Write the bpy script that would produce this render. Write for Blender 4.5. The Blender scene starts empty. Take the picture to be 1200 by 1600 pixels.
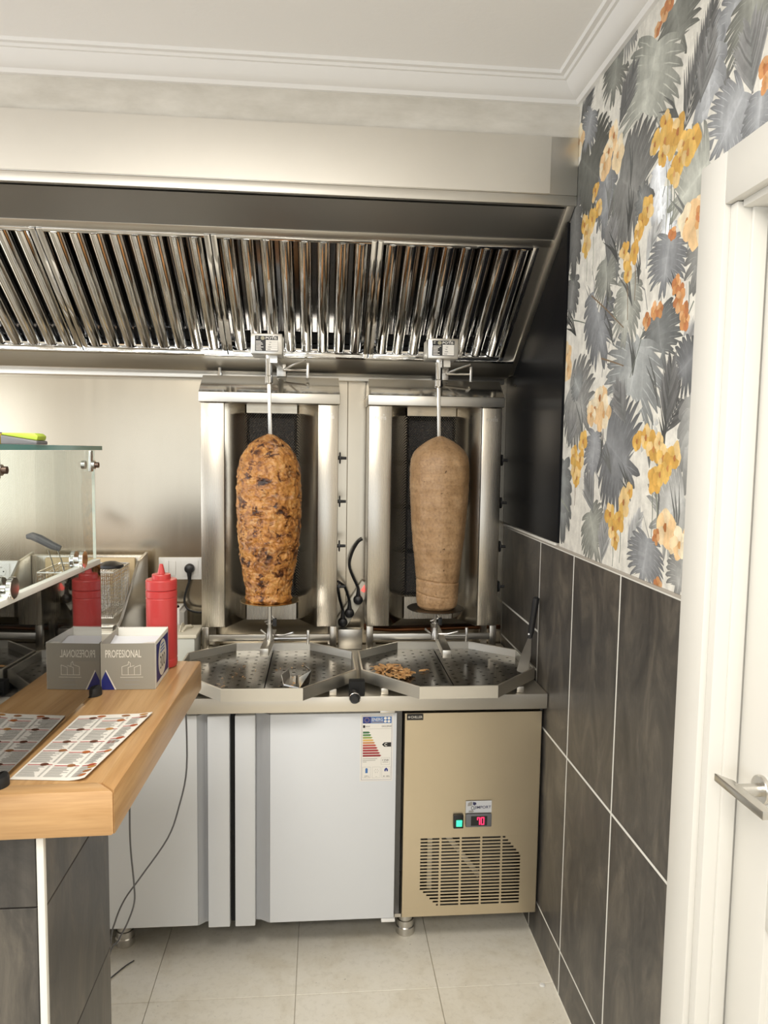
import bpy, bmesh, math, random
from mathutils import Vector, Matrix, noise
C = bpy.context.scene.collection
S = bpy.context.scene
R = random.Random(7)

# ---------------------------------------------------------------- camera
cam = bpy.data.objects.new('camera', bpy.data.cameras.new('camera'))
C.objects.link(cam)
_rt = Vector((0.99628, -0.08495, 0.01462)); _up = Vector((-0.00747, 0.08380, 0.99645)); _fw = Vector((0.08588, 0.99286, -0.08285))
mw = Matrix(((_rt.x, _up.x, -_fw.x, 0), (_rt.y, _up.y, -_fw.y, 0), (_rt.z, _up.z, -_fw.z, 1.72), (0, 0, 0, 1)))
cam.matrix_world = mw
cam.data.sensor_width = 36; cam.data.lens = 1140 * 36 / 1600
cam.data.clip_start = 0.02
S.camera = cam

# ---------------------------------------------------------------- world, lights, exposure
S.view_settings.view_transform = 'Standard'; S.view_settings.look = 'None'
S.view_settings.gamma = 1; S.view_settings.use_curve_mapping = False
S.view_settings.exposure = -0.14
wd = bpy.data.worlds.new('daylight'); S.world = wd; wd.use_nodes = True
wd.node_tree.nodes['Background'].inputs[0].default_value = (0.85, 0.93, 1.0, 1)
wd.node_tree.nodes['Background'].inputs[1].default_value = 1.2

def area(name, loc, rot, sx, sy, power, col):
    l = bpy.data.lights.new(name, 'AREA'); l.shape = 'RECTANGLE'; l.size = sx; l.size_y = sy
    l.energy = power; l.color = col
    o = bpy.data.objects.new(name, l); C.objects.link(o); o.location = loc; o.rotation_euler = rot
    return o
PI = math.pi
area('window_daylight', (-3.12, -0.98, 1.35), (0, -PI/2, 0), 1.9, 2.4, 48, (0.90, 0.95, 1.0))
area('window_daylight', (-3.12, 1.9, 1.45), (0, -PI/2, 0), 1.1, 1.4, 26, (0.93, 0.96, 1.0))  # added light at an invented, unseen window, brightens the steel from the left
area('window_daylight', (-1.2, -3.92, 1.30), (PI/2, 0, 0), 3.8, 2.2, 28, (0.93, 0.96, 1.0))
area('ceiling_panel_light', (-0.40, 0.35, 2.80), (0, 0, 0), 1.2, 0.6, 44, (1.0, 0.95, 0.87))
area('ceiling_panel_light', (-2.0, 0.3, 2.80), (0, 0, 0), 1.2, 0.6, 28, (1.0, 0.95, 0.87))
area('ceiling_panel_light', (-0.6, -1.2, 2.80), (0, 0, 0), 1.2, 0.6, 60, (1.0, 0.95, 0.87))

# ---------------------------------------------------------------- materials
def mat(name, col, rough=.5, metal=0., spec=.5, **kw):
    m = bpy.data.materials.new(name); m.use_nodes = True
    b = m.node_tree.nodes['Principled BSDF']
    b.inputs['Base Color'].default_value = (*col, 1); b.inputs['Roughness'].default_value = rough
    b.inputs['Metallic'].default_value = metal; b.inputs['Specular IOR Level'].default_value = spec
    for k, v in kw.items(): b.inputs[k.replace('_', ' ')].default_value = v
    m['bsdf'] = b.name
    return m
def nd(m, t, **kw):
    n = m.node_tree.nodes.new(t)
    for k, v in kw.items():
        if hasattr(n, k): setattr(n, k, v)
        else: n.inputs[k].default_value = v
    return n
def lk(m, a, b): m.node_tree.links.new(a, b)
def bs(m): return m.node_tree.nodes['Principled BSDF']
def coords(m, scale, kind='Object'):
    tc = nd(m, 'ShaderNodeTexCoord'); mp = nd(m, 'ShaderNodeMapping'); mp.inputs['Scale'].default_value = scale
    lk(m, tc.outputs[kind], mp.inputs['Vector']); return mp.outputs['Vector']
def nz(m, vec, scale=5, detail=4, rough=.55, dist=0.):
    n = nd(m, 'ShaderNodeTexNoise'); n.inputs['Scale'].default_value = scale; n.inputs['Detail'].default_value = detail
    n.inputs['Roughness'].default_value = rough; n.inputs['Distortion'].default_value = dist
    lk(m, vec, n.inputs['Vector']); return n.outputs['Fac']
def ramp(m, fac, stops):
    r = nd(m, 'ShaderNodeValToRGB'); e = r.color_ramp.elements
    while len(e) < len(stops): e.new(.5)
    for x, (p, c) in zip(e, stops): x.position = p; x.color = (*c, 1)
    lk(m, fac, r.inputs['Fac']); return r.outputs['Color']
def mix(m, fac, a, b, blend='MIX'):
    n = nd(m, 'ShaderNodeMix', data_type='RGBA', blend_type=blend)
    if isinstance(fac, (int, float)): n.inputs[0].default_value = fac
    else: lk(m, fac, n.inputs[0])
    for i, v in ((6, a), (7, b)):
        if isinstance(v, tuple): n.inputs[i].default_value = (*v, 1)
        else: lk(m, v, n.inputs[i])
    return n.outputs[2]
def bump(m, h, strength, dist=.002):
    b = nd(m, 'ShaderNodeBump'); b.inputs['Strength'].default_value = strength; b.inputs['Distance'].default_value = dist
    lk(m, h, b.inputs['Height']); lk(m, b.outputs['Normal'], bs(m).inputs['Normal'])
def rng(m, fac, a, b):
    n = nd(m, 'ShaderNodeMapRange'); n.inputs['To Min'].default_value = a; n.inputs['To Max'].default_value = b
    lk(m, fac, n.inputs['Value']); return n.outputs['Result']

def steel(name, col, rough, scale, bstr=.10):
    m = mat(name, col, rough, 1.)
    v = coords(m, scale); f = nz(m, v, 1, 3, .6)
    lk(m, rng(m, f, rough*.9, rough*1.15), bs(m).inputs['Roughness'])
    w = nz(m, coords(m, (2.2, 2.2, 2.2)), 1, 4, .6)
    lk(m, mix(m, rng(m, w, 0, 1), tuple(c*.90 for c in col), tuple(min(1, c*1.06) for c in col)), bs(m).inputs['Base Color'])
    bump(m, f, bstr, .0006)
    return m
STEEL_H = steel('brushed_steel_horizontal', (.66, .63, .57), .34, (3, 3, 500))
STEEL_REF = steel('polished_steel_reflector', (.66, .62, .55), .13, (400, 400, 3), .02)
STEEL_TOP = steel('brushed_steel_worktop', (.78, .74, .66), .42, (3, 3, 500), .03)
STEEL_CAP = mat('polished_steel_cap', (.50, .48, .44), .12, 1.)
STEEL_RIM = mat('satin_tray_steel', (.72, .69, .62), .36, 1.)
STEEL_V = steel('brushed_steel_vertical', (.50, .46, .395), .27, (500, 500, 2), .006)
STEEL_WALL = steel('brushed_steel_cladding', (.50, .44, .345), .21, (30, 30, 1), .0)
STEEL_HOOD = steel('brushed_steel_hood', (.70, .67, .61), .40, (2, 2, 400))
STEEL_D = steel('brushed_steel_tray', (.23, .222, .205), .20, (3, 300, 300), .02)
STEEL_SHADE = steel('dull_grey_steel', (.33, .325, .315), .3, (3, 3, 300), .01)  # hood steel darkened, its dark reflection is put into the colour
STEEL_GOLD = steel('brushed_steel_warm', (.66, .57, .42), .36, (500, 3, 3), .05)
CHROME = mat('chrome', (.90, .895, .88), .07, 1.)
CHROME_D = mat('chrome_inner', (.25, .25, .26), .14, 1.)  # same chrome, darkened to paint shade into the filter gaps
STEEL_S = mat('satin_steel', (.62, .60, .56), .28, 1.)
DARK_STEEL = mat('dark_steel', (.12, .12, .12), .35, 1.)
BLACK_GLOSS = mat('black_polished_panel', (.010, .010, .011), .24, 0., .03)
BLACK = mat('black_plastic', (.012, .012, .013), .42)
BLACK_M = mat('black_matt', (.006, .006, .006), .8)
WHITE = mat('white_plastic', (.80, .79, .76), .35)
DOORW = mat('white_lacquer', (.70, .68, .63), .4)
FRIDGE = mat('white_coated_steel', (.70, .72, .745), .33)
FRIDGE_SH = mat('grey_coated_steel', (.42, .43, .45), .4)  # white door coating with the grip recess shade put into its colour
CREAM = mat('cream_plastic', (.74, .70, .58), .45)
RED = mat('red_plastic', (.50, .05, .048), .32, 0, .5, Subsurface_Weight=.15, Subsurface_Radius=(.01, .003, .003), Subsurface_Scale=.02)
RED_S = mat('red_sauce_bottle', (.42, .018, .02), .36, 0, .5)
NAVY = mat('navy_print', (.015, .02, .16), .5)
GREYBOX = mat('grey_card', (.30, .28, .235), .55)
CARDW = mat('white_card', (.78, .76, .70), .6)
PRINT_W = mat('white_print', (.72, .68, .60), .6)
PRINT_K = mat('black_print', (.012, .012, .012), .5)
PRINT_G = mat('grey_print', (.30, .29, .27), .6)
PAPER = mat('paper', (.80, .77, .71), .5)
GROUT = mat('white_grout', (.74, .72, .66), .8)
PAINT = mat('wall_paint', (.50, .46, .40), .75)
GREEN = mat('lime_plastic', (.38, .50, .05), .4)
PURPLE = mat('purple_plastic', (.06, .035, .10), .4)
GREYP = mat('grey_plastic', (.13, .13, .14), .45)
YELLOWP = mat('ochre_plastic', (.42, .32, .07), .45)
RUBBER = mat('black_rubber', (.01, .01, .01), .6)
CABLE = mat('grey_cable', (.10, .10, .105), .45)
COPPER = mat('copper_pipe', (.30, .12, .05), .35, 1.)

def emis(name, col, s):
    m = mat(name, col, .4); b = bs(m); b.inputs['Emission Color'].default_value = (*col, 1); b.inputs['Emission Strength'].default_value = s
    return m
GLOW_G = emis('green_lamp', (.05, .85, .45), 1.1)
GLOW_R = emis('red_digits', (1.0, .03, .12), 1.6)
GLOW_O = emis('red_neon', (1.0, .15, .12), 1.0)

# plaster ceiling
PLASTER = mat('plaster', (.86, .85, .83), .8)
bump(PLASTER, nz(PLASTER, coords(PLASTER, (1, 1, 1)), 55, 4, .6), .25, .002)
CORNICE = mat('cornice_plaster', (.80, .79, .77), .6)
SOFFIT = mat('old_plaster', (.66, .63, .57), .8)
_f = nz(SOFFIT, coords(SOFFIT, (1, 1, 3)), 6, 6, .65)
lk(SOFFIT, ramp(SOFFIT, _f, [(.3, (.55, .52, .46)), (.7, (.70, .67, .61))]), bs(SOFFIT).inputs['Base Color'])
bump(SOFFIT, _f, .3, .004)

# dark slate-look tile, brushed vertically with cloudy patches
TILE = mat('dark_slate_tile', (.06, .055, .05), .36)
_oi = nd(TILE, 'ShaderNodeObjectInfo')
_tc = nd(TILE, 'ShaderNodeTexCoord'); _ad = nd(TILE, 'ShaderNodeVectorMath', operation='ADD')
_ml = nd(TILE, 'ShaderNodeVectorMath', operation='SCALE'); lk(TILE, _oi.outputs['Location'], _ml.inputs[0]); _ml.inputs['Scale'].default_value = 1.7
lk(TILE, _tc.outputs['Object'], _ad.inputs[0]); lk(TILE, _ml.outputs[0], _ad.inputs[1])
def _mp(m, v, sc):
    p = nd(m, 'ShaderNodeMapping'); p.inputs['Scale'].default_value = sc; lk(m, v, p.inputs['Vector']); return p.outputs[0]
_c1 = nz(TILE, _mp(TILE, _ad.outputs[0], (7, 7, 3.2)), 1.2, 8, .68, .9)
_c2 = nz(TILE, _mp(TILE, _ad.outputs[0], (70, 70, 4)), 1, 4, .65)
_a = ramp(TILE, _c1, [(.32, (.046, .043, .041)), (.50, (.085, .077, .068)), (.68, (.165, .145, .118))])
lk(TILE, mix(TILE, .45, _a, ramp(TILE, _c2, [(.3, (.25, .25, .25)), (.75, (.95, .93, .9))]), 'MULTIPLY'), bs(TILE).inputs['Base Color'])
lk(TILE, rng(TILE, _c2, .30, .52), bs(TILE).inputs['Roughness'])
bump(TILE, _c2, .18, .001)

# beige floor tile
FLOORT = mat('beige_floor_tile', (.6, .55, .46), .42)
_v = coords(FLOORT, (1, 1, 1)); 
_oi2 = nd(FLOORT, 'ShaderNodeObjectInfo'); _ad2 = nd(FLOORT, 'ShaderNodeVectorMath', operation='ADD')
lk(FLOORT, _v, _ad2.inputs[0]); lk(FLOORT, _oi2.outputs['Location'], _ad2.inputs[1])
_f1 = nz(FLOORT, _ad2.outputs[0], 5, 7, .62, .4); _f2 = nz(FLOORT, _ad2.outputs[0], 45, 5, .7); _f3 = nz(FLOORT, _ad2.outputs[0], 95, 2, .5)
_k = ramp(FLOORT, _f1, [(.3, (.70, .64, .52)), (.5, (.80, .755, .65)), (.8, (.84, .80, .72))])
_k = mix(FLOORT, .4, _k, ramp(FLOORT, _f2, [(.30, (.72, .70, .66)), (.5, (1, 1, 1))]), 'MULTIPLY')
_k = mix(FLOORT, .8, _k, ramp(FLOORT, _f3, [(.22, (.35, .32, .28)), (.27, (1, 1, 1))]), 'MULTIPLY')
lk(FLOORT, _k, bs(FLOORT).inputs['Base Color'])
FJOINT = mat('floor_joint', (.50, .455, .37), .8)

# beech wood
WOOD = mat('beech_wood', (.5, .3, .13), .34)
_w1 = nz(WOOD, coords(WOOD, (26, 1.6, 26)), 1, 5, .6, .8); _w2 = nz(WOOD, coords(WOOD, (160, 7, 160)), 1, 3, .6)
_wc = ramp(WOOD, _w1, [(.3, (.42, .235, .095)), (.55, (.53, .32, .145)), (.75, (.60, .38, .19))])
lk(WOOD, mix(WOOD, .35, _wc, ramp(WOOD, _w2, [(.3, (.62, .55, .48)), (.6, (1, 1, 1))]), 'MULTIPLY'), bs(WOOD).inputs['Base Color'])
BOARD = mat('pale_wood_board', (.62, .48, .28), .5)

WOOD_X = mat('beech_wood_edge', (.5, .3, .13), .34)
_w1 = nz(WOOD_X, coords(WOOD_X, (1.6, 26, 26)), 1, 5, .6, .8); _w2 = nz(WOOD_X, coords(WOOD_X, (7, 160, 160)), 1, 3, .6)
_wc = ramp(WOOD_X, _w1, [(.3, (.42, .235, .095)), (.55, (.53, .32, .145)), (.75, (.60, .38, .19))])
lk(WOOD_X, mix(WOOD_X, .35, _wc, ramp(WOOD_X, _w2, [(.3, (.62, .55, .48)), (.6, (1, 1, 1))]), 'MULTIPLY'), bs(WOOD_X).inputs['Base Color'])
# meat
CHICKEN = mat('grilled_chicken', (.6, .33, .12), .36, 0, .5, Subsurface_Weight=.0)
_v = coords(CHICKEN, (1, 1, 1))
_n1 = nz(CHICKEN, _v, 16, 9, .68, 1.2); _n2 = nz(CHICKEN, _v, 48, 6, .65, .8); _n3 = nz(CHICKEN, _v, 9, 4, .5, .3); _n4 = nz(CHICKEN, coords(CHICKEN, (1, 1, 1.15)), 27, 7, .7, .5)
_c = ramp(CHICKEN, _n1, [(.34, (.07, .026, .012)), (.43, (.25, .09, .022)), (.53, (.52, .225, .050)), (.69, (.64, .36, .115))])
_c = mix(CHICKEN, rng(CHICKEN, _n2, -.35, 1.0), _c, ramp(CHICKEN, _n2, [(.38, (.13, .045, .012)), (.5, (.50, .22, .055)), (.66, (.68, .44, .20))]))
_c = mix(CHICKEN, 1., _c, ramp(CHICKEN, _n4, [(.37, (.07, .05, .045)), (.42, (.33, .24, .20)), (.48, (1, 1, 1))]), 'MULTIPLY')
_c = mix(CHICKEN, ramp(CHICKEN, _n3, [(.64, (0, 0, 0)), (.72, (.55, .55, .55))]), _c, (.62, .42, .33))
lk(CHICKEN, _c, bs(CHICKEN).inputs['Base Color'])
lk(CHICKEN, rng(CHICKEN, _n2, .22, .55), bs(CHICKEN).inputs['Roughness'])
bump(CHICKEN, _n2, .6, .003)
BEEF = mat('grilled_minced_meat', (.36, .22, .12), .5)
_v = coords(BEEF, (1, 1, 1)); _n1 = nz(BEEF, _v, 14, 6, .6); _n2 = nz(BEEF, _v, 110, 4, .6); _n3 = nz(BEEF, coords(BEEF, (6, 6, 60)), 1, 3, .6); _n4 = nz(BEEF, _v, 70, 2, .5)
_c = ramp(BEEF, _n1, [(.3, (.29, .17, .078)), (.55, (.385, .240, .124)), (.75, (.46, .31, .175))])
_c = mix(BEEF, .55, _c, ramp(BEEF, _n2, [(.33, (.6, .55, .5)), (.5, (1, 1, 1)), (.68, (1.25, 1.2, 1.12))]), 'MULTIPLY')
_c = mix(BEEF, .35, _c, ramp(BEEF, _n3, [(.35, (.70, .66, .62)), (.6, (1.1, 1.1, 1.1))]), 'MULTIPLY')
_c = mix(BEEF, .9, _c, ramp(BEEF, _n4, [(.235, (.22, .16, .12)), (.275, (1, 1, 1))]), 'MULTIPLY')
lk(BEEF, _c, bs(BEEF).inputs['Base Color'])
bump(BEEF, _n2, .35, .002)
SCRAP = mat('shaved_meat', (.55, .30, .12), .5)
_v = coords(SCRAP, (1, 1, 1)); lk(SCRAP, ramp(SCRAP, nz(SCRAP, _v, 60, 4), [(.3, (.36, .16, .05)), (.6, (.62, .37, .16)), (.8, (.75, .52, .30))]), bs(SCRAP).inputs['Base Color'])

# printed colours carried on the mesh
INK = mat('printed_paper', (1, 1, 1), .62)
_at = nd(INK, 'ShaderNodeAttribute', attribute_name='Col')
_wn = nz(INK, coords(INK, (1, 1, 1)), 26, 6, .65); _wn2 = nz(INK, coords(INK, (1, 60, 6)), 1, 3, .6)
_ic = mix(INK, .55, _at.outputs['Color'], ramp(INK, _wn, [(.3, (.62, .62, .62)), (.7, (1.3, 1.3, 1.28))]), 'MULTIPLY')
lk(INK, mix(INK, .3, _ic, ramp(INK, _wn2, [(.35, (.75, .75, .75)), (.65, (1.15, 1.15, 1.15))]), 'MULTIPLY'), bs(INK).inputs['Base Color'])

# glass
def glass(name, tint, refl_rough=.0, clear=.93, ior=1.5):
    m = bpy.data.materials.new(name); m.use_nodes = True; t = m.node_tree; t.nodes.remove(t.nodes['Principled BSDF'])
    out = t.nodes['Material Output']
    a = nd(m, 'ShaderNodeBsdfTransparent'); a.inputs[0].default_value = (*[clear*c for c in tint], 1)
    g = nd(m, 'ShaderNodeBsdfGlossy'); g.inputs['Roughness'].default_value = refl_rough
    fr = nd(m, 'ShaderNodeFresnel'); fr.inputs[0].default_value = ior; ge = nd(m, 'ShaderNodeNewGeometry')
    k1 = nd(m, 'ShaderNodeMath', operation='SUBTRACT'); k1.inputs[0].default_value = 1; lk(m, ge.outputs['Backfacing'], k1.inputs[1])
    k2 = nd(m, 'ShaderNodeMath', operation='MULTIPLY'); lk(m, fr.outputs[0], k2.inputs[0]); lk(m, k1.outputs[0], k2.inputs[1])
    mx = nd(m, 'ShaderNodeMixShader'); lk(m, k2.outputs[0], mx.inputs[0]); lk(m, a.outputs[0], mx.inputs[1]); lk(m, g.outputs[0], mx.inputs[2])
    lk(m, mx.outputs[0], out.inputs[0]); return m
GLASS = glass('clear_glass', (.97, 1, .985))
GLASS_EDGE = mat('glass_edge', (.10, .26, .25), .12, 0, .6)
GLASS_EDGE_W = mat('frosted_glass_edge', (.72, .72, .68), .3)
SMOKED = glass('smoked_mirror_glass', (.55, .53, .50), .02, .35, 5.0)

# ---------------------------------------------------------------- mesh helpers
WORLD = {}
class MB:
    def __init__(s): s.v = []; s.f = []; s.m = []; s.mats = []; s.col = None
    def mi(s, m):
        if m not in s.mats: s.mats.append(m)
        return s.mats.index(m)
    def add(s, vs, fs, m, col=None):
        o = len(s.v); s.v += [tuple(x) for x in vs]; i = s.mi(m)
        for f in fs: s.f.append([o + k for k in f]); s.m.append(i)
        if col is not None:
            if s.col is None: s.col = []
            s.col += [col] * len(vs) if isinstance(col[0], (int, float)) else col
        return s
    def _bm(s, bm, m):
        bm.verts.index_update()
        s.add([v.co[:] for v in bm.verts], [[v.index for v in f.verts] for f in bm.faces], m); bm.free(); return s
    def solid(s, vs, fs, m, bev=0., seg=2):
        if not bev: return s.add(vs, fs, m)
        bm = bmesh.new(); bv = [bm.verts.new(v) for v in vs]
        for f in fs: bm.faces.new([bv[k] for k in f])
        bmesh.ops.recalc_face_normals(bm, faces=bm.faces)
        bmesh.ops.bevel(bm, geom=list(bm.edges), offset=bev, segments=seg, affect='EDGES', profile=.5, clamp_overlap=True)
        return s._bm(bm, m)
    def box(s, x0, x1, y0, y1, z0, z1, m, bev=0., seg=2):
        vs = [(x, y, z) for x in (x0, x1) for y in (y0, y1) for z in (z0, z1)]
        return s.solid(vs, [(0, 1, 3, 2), (4, 6, 7, 5), (0, 4, 5, 1), (2, 3, 7, 6), (0, 2, 6, 4), (1, 5, 7, 3)], m, bev, seg)
    def obox(s, c, ax, hx, m, bev=0.):
        c = Vector(c); a = [Vector(v).normalized() * h for v, h in zip(ax, hx)]
        vs = [c + i*a[0] + j*a[1] + k*a[2] for i in (-1, 1) for j in (-1, 1) for k in (-1, 1)]
        return s.solid([v[:] for v in vs], [(0, 1, 3, 2), (4, 6, 7, 5), (0, 4, 5, 1), (2, 3, 7, 6), (0, 2, 6, 4), (1, 5, 7, 3)], m, bev)
    def bar(s, a, b, w, h, m, bev=0., up=(0, 0, 1)):
        a = Vector(a); b = Vector(b); d = (b - a); u = Vector(up); sd = d.cross(u).normalized(); u2 = sd.cross(d).normalized()
        return s.obox((a + b) / 2, (d, sd, u2), (d.length/2, w/2, h/2), m, bev)
    def prism(s, pts, ext, m, bev=0.):
        n = len(pts); e = Vector(ext); vs = [tuple(p) for p in pts] + [(Vector(p) + e)[:] for p in pts]
        fs = [list(range(n))[::-1], list(range(n, 2*n))] + [(i, (i+1) % n, n + (i+1) % n, n + i) for i in range(n)]
        return s.solid(vs, fs, m, bev)
    def tube(s, path, r, m, n=8, cap=True):
        P = [Vector(p) for p in path]; rr = r if isinstance(r, (list, tuple)) else [r]*len(P); vs = []; fs = []; pv = None
        for i, p in enumerate(P):
            t = (P[min(i+1, len(P)-1)] - P[max(i-1, 0)]).normalized()
            if pv is None: pv = t.orthogonal().normalized()
            pv = (pv - t * pv.dot(t)).normalized(); q = t.cross(pv)
            for k in range(n):
                a = 2*PI*k/n; vs.append((p + rr[i]*(math.cos(a)*pv + math.sin(a)*q))[:])
        for i in range(len(P)-1):
            for k in range(n): fs.append((i*n+k, i*n+(k+1) % n, (i+1)*n+(k+1) % n, (i+1)*n+k))
        if cap: fs += [list(range(n))[::-1], list(range((len(P)-1)*n, len(P)*n))]
        return s.add(vs, fs, m)
    def lathe(s, prof, o, m, n=28, ax=(0, 0, 1), cap=True):
        o = Vector(o); z = Vector(ax).normalized(); x = z.orthogonal().normalized(); y = z.cross(x); vs = []; fs = []
        for r, h in prof:
            for k in range(n):
                a = 2*PI*k/n; vs.append((o + z*h + r*(math.cos(a)*x + math.sin(a)*y))[:])
        for i in range(len(prof)-1):
            for k in range(n): fs.append((i*n+k, i*n+(k+1) % n, (i+1)*n+(k+1) % n, (i+1)*n+k))
        if cap: fs += [list(range(n))[::-1], list(range((len(prof)-1)*n, len(prof)*n))]
        return s.add(vs, fs, m)
    def quad(s, o, r, u, x0, x1, y0, y1, m, off=0.):
        o = Vector(o); r = Vector(r); u = Vector(u); n = r.cross(u).normalized() * off
        return s.add([(o + r*a + u*b + n)[:] for a, b in ((x0, y0), (x1, y0), (x1, y1), (x0, y1))], [(0, 1, 2, 3)], m)
    def poly(s, o, r, u, pts, m, off=0.):
        o = Vector(o); r = Vector(r); u = Vector(u); n = r.cross(u).normalized() * off
        return s.add([(o + r*a + u*b + n)[:] for a, b in pts], [list(range(len(pts)))], m)
    def text(s, txt, o, r, u, size, m, off=0., width=None, center=False, bold=0.):
        cu = bpy.data.curves.new('t', 'FONT'); cu.body = txt; cu.size = 1; cu.offset = bold; cu.resolution_u = 3
        ob = bpy.data.objects.new('t', cu); C.objects.link(ob)
        dg = bpy.context.evaluated_depsgraph_get(); me = ob.evaluated_get(dg).to_mesh()
        vs = [v.co.copy() for v in me.vertices]; fs = [list(p.vertices) for p in me.polygons]
        ob.evaluated_get(dg).to_mesh_clear(); bpy.data.objects.remove(ob); bpy.data.curves.remove(cu)
        if not vs: return s
        x0 = min(v.x for v in vs); x1 = max(v.x for v in vs); y0 = min(v.y for v in vs); y1 = max(v.y for v in vs)
        ky = size / max(1e-6, y1 - y0); kx = (width / (x1 - x0)) if width else ky
        o = Vector(o); r = Vector(r); u = Vector(u); n = r.cross(u).normalized() * off
        cx = (x1 - x0) * kx / 2 if center else 0
        return s.add([(o + r*((v.x - x0)*kx - cx) + u*((v.y - y0)*ky) + n)[:] for v in vs], fs, m)
    def mesh(s, name, origin, smooth=35, recalc=True):
        ox, oy, oz = origin
        me = bpy.data.meshes.new(name); me.from_pydata([(x-ox, y-oy, z-oz) for x, y, z in s.v], [], s.f)
        for m in s.mats: me.materials.append(m)
        me.polygons.foreach_set('material_index', s.m)
        if s.col is not None:
            a = me.color_attributes.new('Col', 'FLOAT_COLOR', 'POINT')
            a.data.foreach_set('color', [q for c in s.col for q in (*c, 1.)])

        if recalc:
            bm = bmesh.new(); bm.from_mesh(me); bmesh.ops.recalc_face_normals(bm, faces=bm.faces); bm.to_mesh(me); bm.free()
        if smooth:
            me.polygons.foreach_set('use_smooth', [True]*len(me.polygons)); me.set_sharp_from_angle(angle=math.radians(smooth))
        me.update(); return me
    def build(s, name, parent=None, origin=None, smooth=26, recalc=True):
        pw = WORLD[parent] if parent else Vector((0, 0, 0))
        og = Vector(origin) if origin is not None else pw
        return link(name, s.mesh(name, og, smooth, recalc), parent, og)
def link(name, me, parent, og):
    o = bpy.data.objects.new(name, me); C.objects.link(o); og = Vector(og)
    if parent: o.parent = parent; o.location = og - WORLD[parent]
    else: o.location = og
    WORLD[o] = og; return o
def tag(o, label, cat, group=None):
    o['label'] = label; o['category'] = cat
    if group: o['group'] = group
    return o
def thing(name, label, cat, loc, group=None):
    o = bpy.data.objects.new(name, None); C.objects.link(o); o.location = loc; o.empty_display_size = .05
    WORLD[o] = Vector(loc); return tag(o, label, cat, group)
def struct(o): o['kind'] = 'structure'; return o
X3 = (1, 0, 0); Y3 = (0, 1, 0); Z3 = (0, 0, 1)

XW = .77; YB = 3.0; ZC = 2.82; XL = -3.2; YF = -4.0

# ---------------------------------------------------------------- setting
fl = struct(MB().box(XL-.1, XW+.12, YF-.1, YB+.12, -.1, -.004, FJOINT).build('floor', None, (0, 0, 0)))
tb = MB().box(-.2264, .2264, -.2264, .2264, -.004, 0, FLOORT, .0012, 1).mesh('floor_tile', (0, 0, 0))
for i in range(-2, 3):
    for j in range(0, 5):
        cx = -.298 + i*.4545 + .002; cy = 2.19 - .4545/2 + (j-2)*.4545
        if cx + .226 > XW - .003:
            continue
        link('floor_tile', tb, fl, (cx, cy, 0))
for j in range(0, 5):     # cut tiles against the right wall
    cy = 2.19 - .4545/2 + (j-2)*.4545
    MB().box(-.298 + 1.5*.4545 + .004, XW-.002, cy-.2264, cy+.2264, -.004, 0, FLOORT, .0012, 1).build('floor_tile', fl, ((XW+.39)/2, cy, 0))
struct(MB().box(XL-.1, XW+.12, YF-.1, YB+.12, ZC, ZC+.1, PLASTER).build('ceiling', None, (0, 0, ZC)))
wb = struct(MB().box(XL-.1, XW+.12, YB, YB+.12, 0, ZC, PAINT).build('wall_back', None, (0, YB, 0)))
# steel cladding sheets on the back wall
xs = [-2.6, -1.45, .105, .766]
for a, b in zip(xs, xs[1:]):
    MB().box(a+.0008, b-.0008, YB-.006, YB, .86, 2.03, STEEL_WALL, .001, 1).build('steel_cladding_sheet', wb, ((a+b)/2, YB, .86))
MB().box(-2.6, .74, YB-.045, YB-.006, 1.998, 2.024, STEEL_H, .002).build('steel_edge_strip', wb)
struct(MB().box(XL, XW, 2.24, YB-.001, 2.674, ZC-.001, SOFFIT).build('trim_3', None, (0, 2.24, 2.67)))
wl = MB().box(XL-.12, XL, YF, -2.25, 0, ZC, PAINT).box(XL-.12, XL, .28, 1.2, 0, ZC, PAINT).box(XL-.12, XL, 2.6, YB, 0, ZC, PAINT).box(XL-.12, XL, 1.2, 2.6, 0, .9, PAINT).box(XL-.12, XL, 1.2, 2.6, 2.0, ZC, PAINT).box(XL-.12, XL, -2.25, .28, 0, .4, PAINT).box(XL-.12, XL, -2.25, .28, 2.3, ZC, PAINT)
struct(wl.build('wall_left', None, (XL, 0, 0)))
struct(MB().box(XL-.1, -3.1, YF-.12, YF, 0, ZC, PAINT).box(.7, XW+.12, YF-.12, YF, 0, ZC, PAINT).box(-3.1, .7, YF-.12, YF, 2.4, ZC, PAINT).box(-3.1, .7, YF-.12, YF, 0, .2, PAINT).build('wall_front', None, (0, YF, 0)))
struct(MB().box(-3.1, .7, YF-.09, YF-.03, .2, .26, DOORW).box(-3.1, .7, YF-.09, YF-.03, 2.34, 2.4, DOORW).box(-3.1, -3.04, YF-.09, YF-.03, .26, 2.34, DOORW).box(.64, .7, YF-.09, YF-.03, .26, 2.34, DOORW).box(-1.23, -1.17, YF-.09, YF-.03, .26, 2.34, DOORW).build('window_2', None, (-1.2, YF-.06, .2)))
w1 = struct(MB().box(XL-.09, XL-.03, -2.25, .28, .4, .45, DOORW).box(XL-.09, XL-.03, -2.25, .28, 2.25, 2.3, DOORW).box(XL-.09, XL-.03, -2.25, -2.20, .45, 2.25, DOORW).box(XL-.09, XL-.03, .23, .28, .45, 2.25, DOORW).box(XL-.09, XL-.03, -1.01, -.96, .45, 2.25, DOORW).build('window_1', None, (XL-.06, -.98, .4)))

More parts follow.
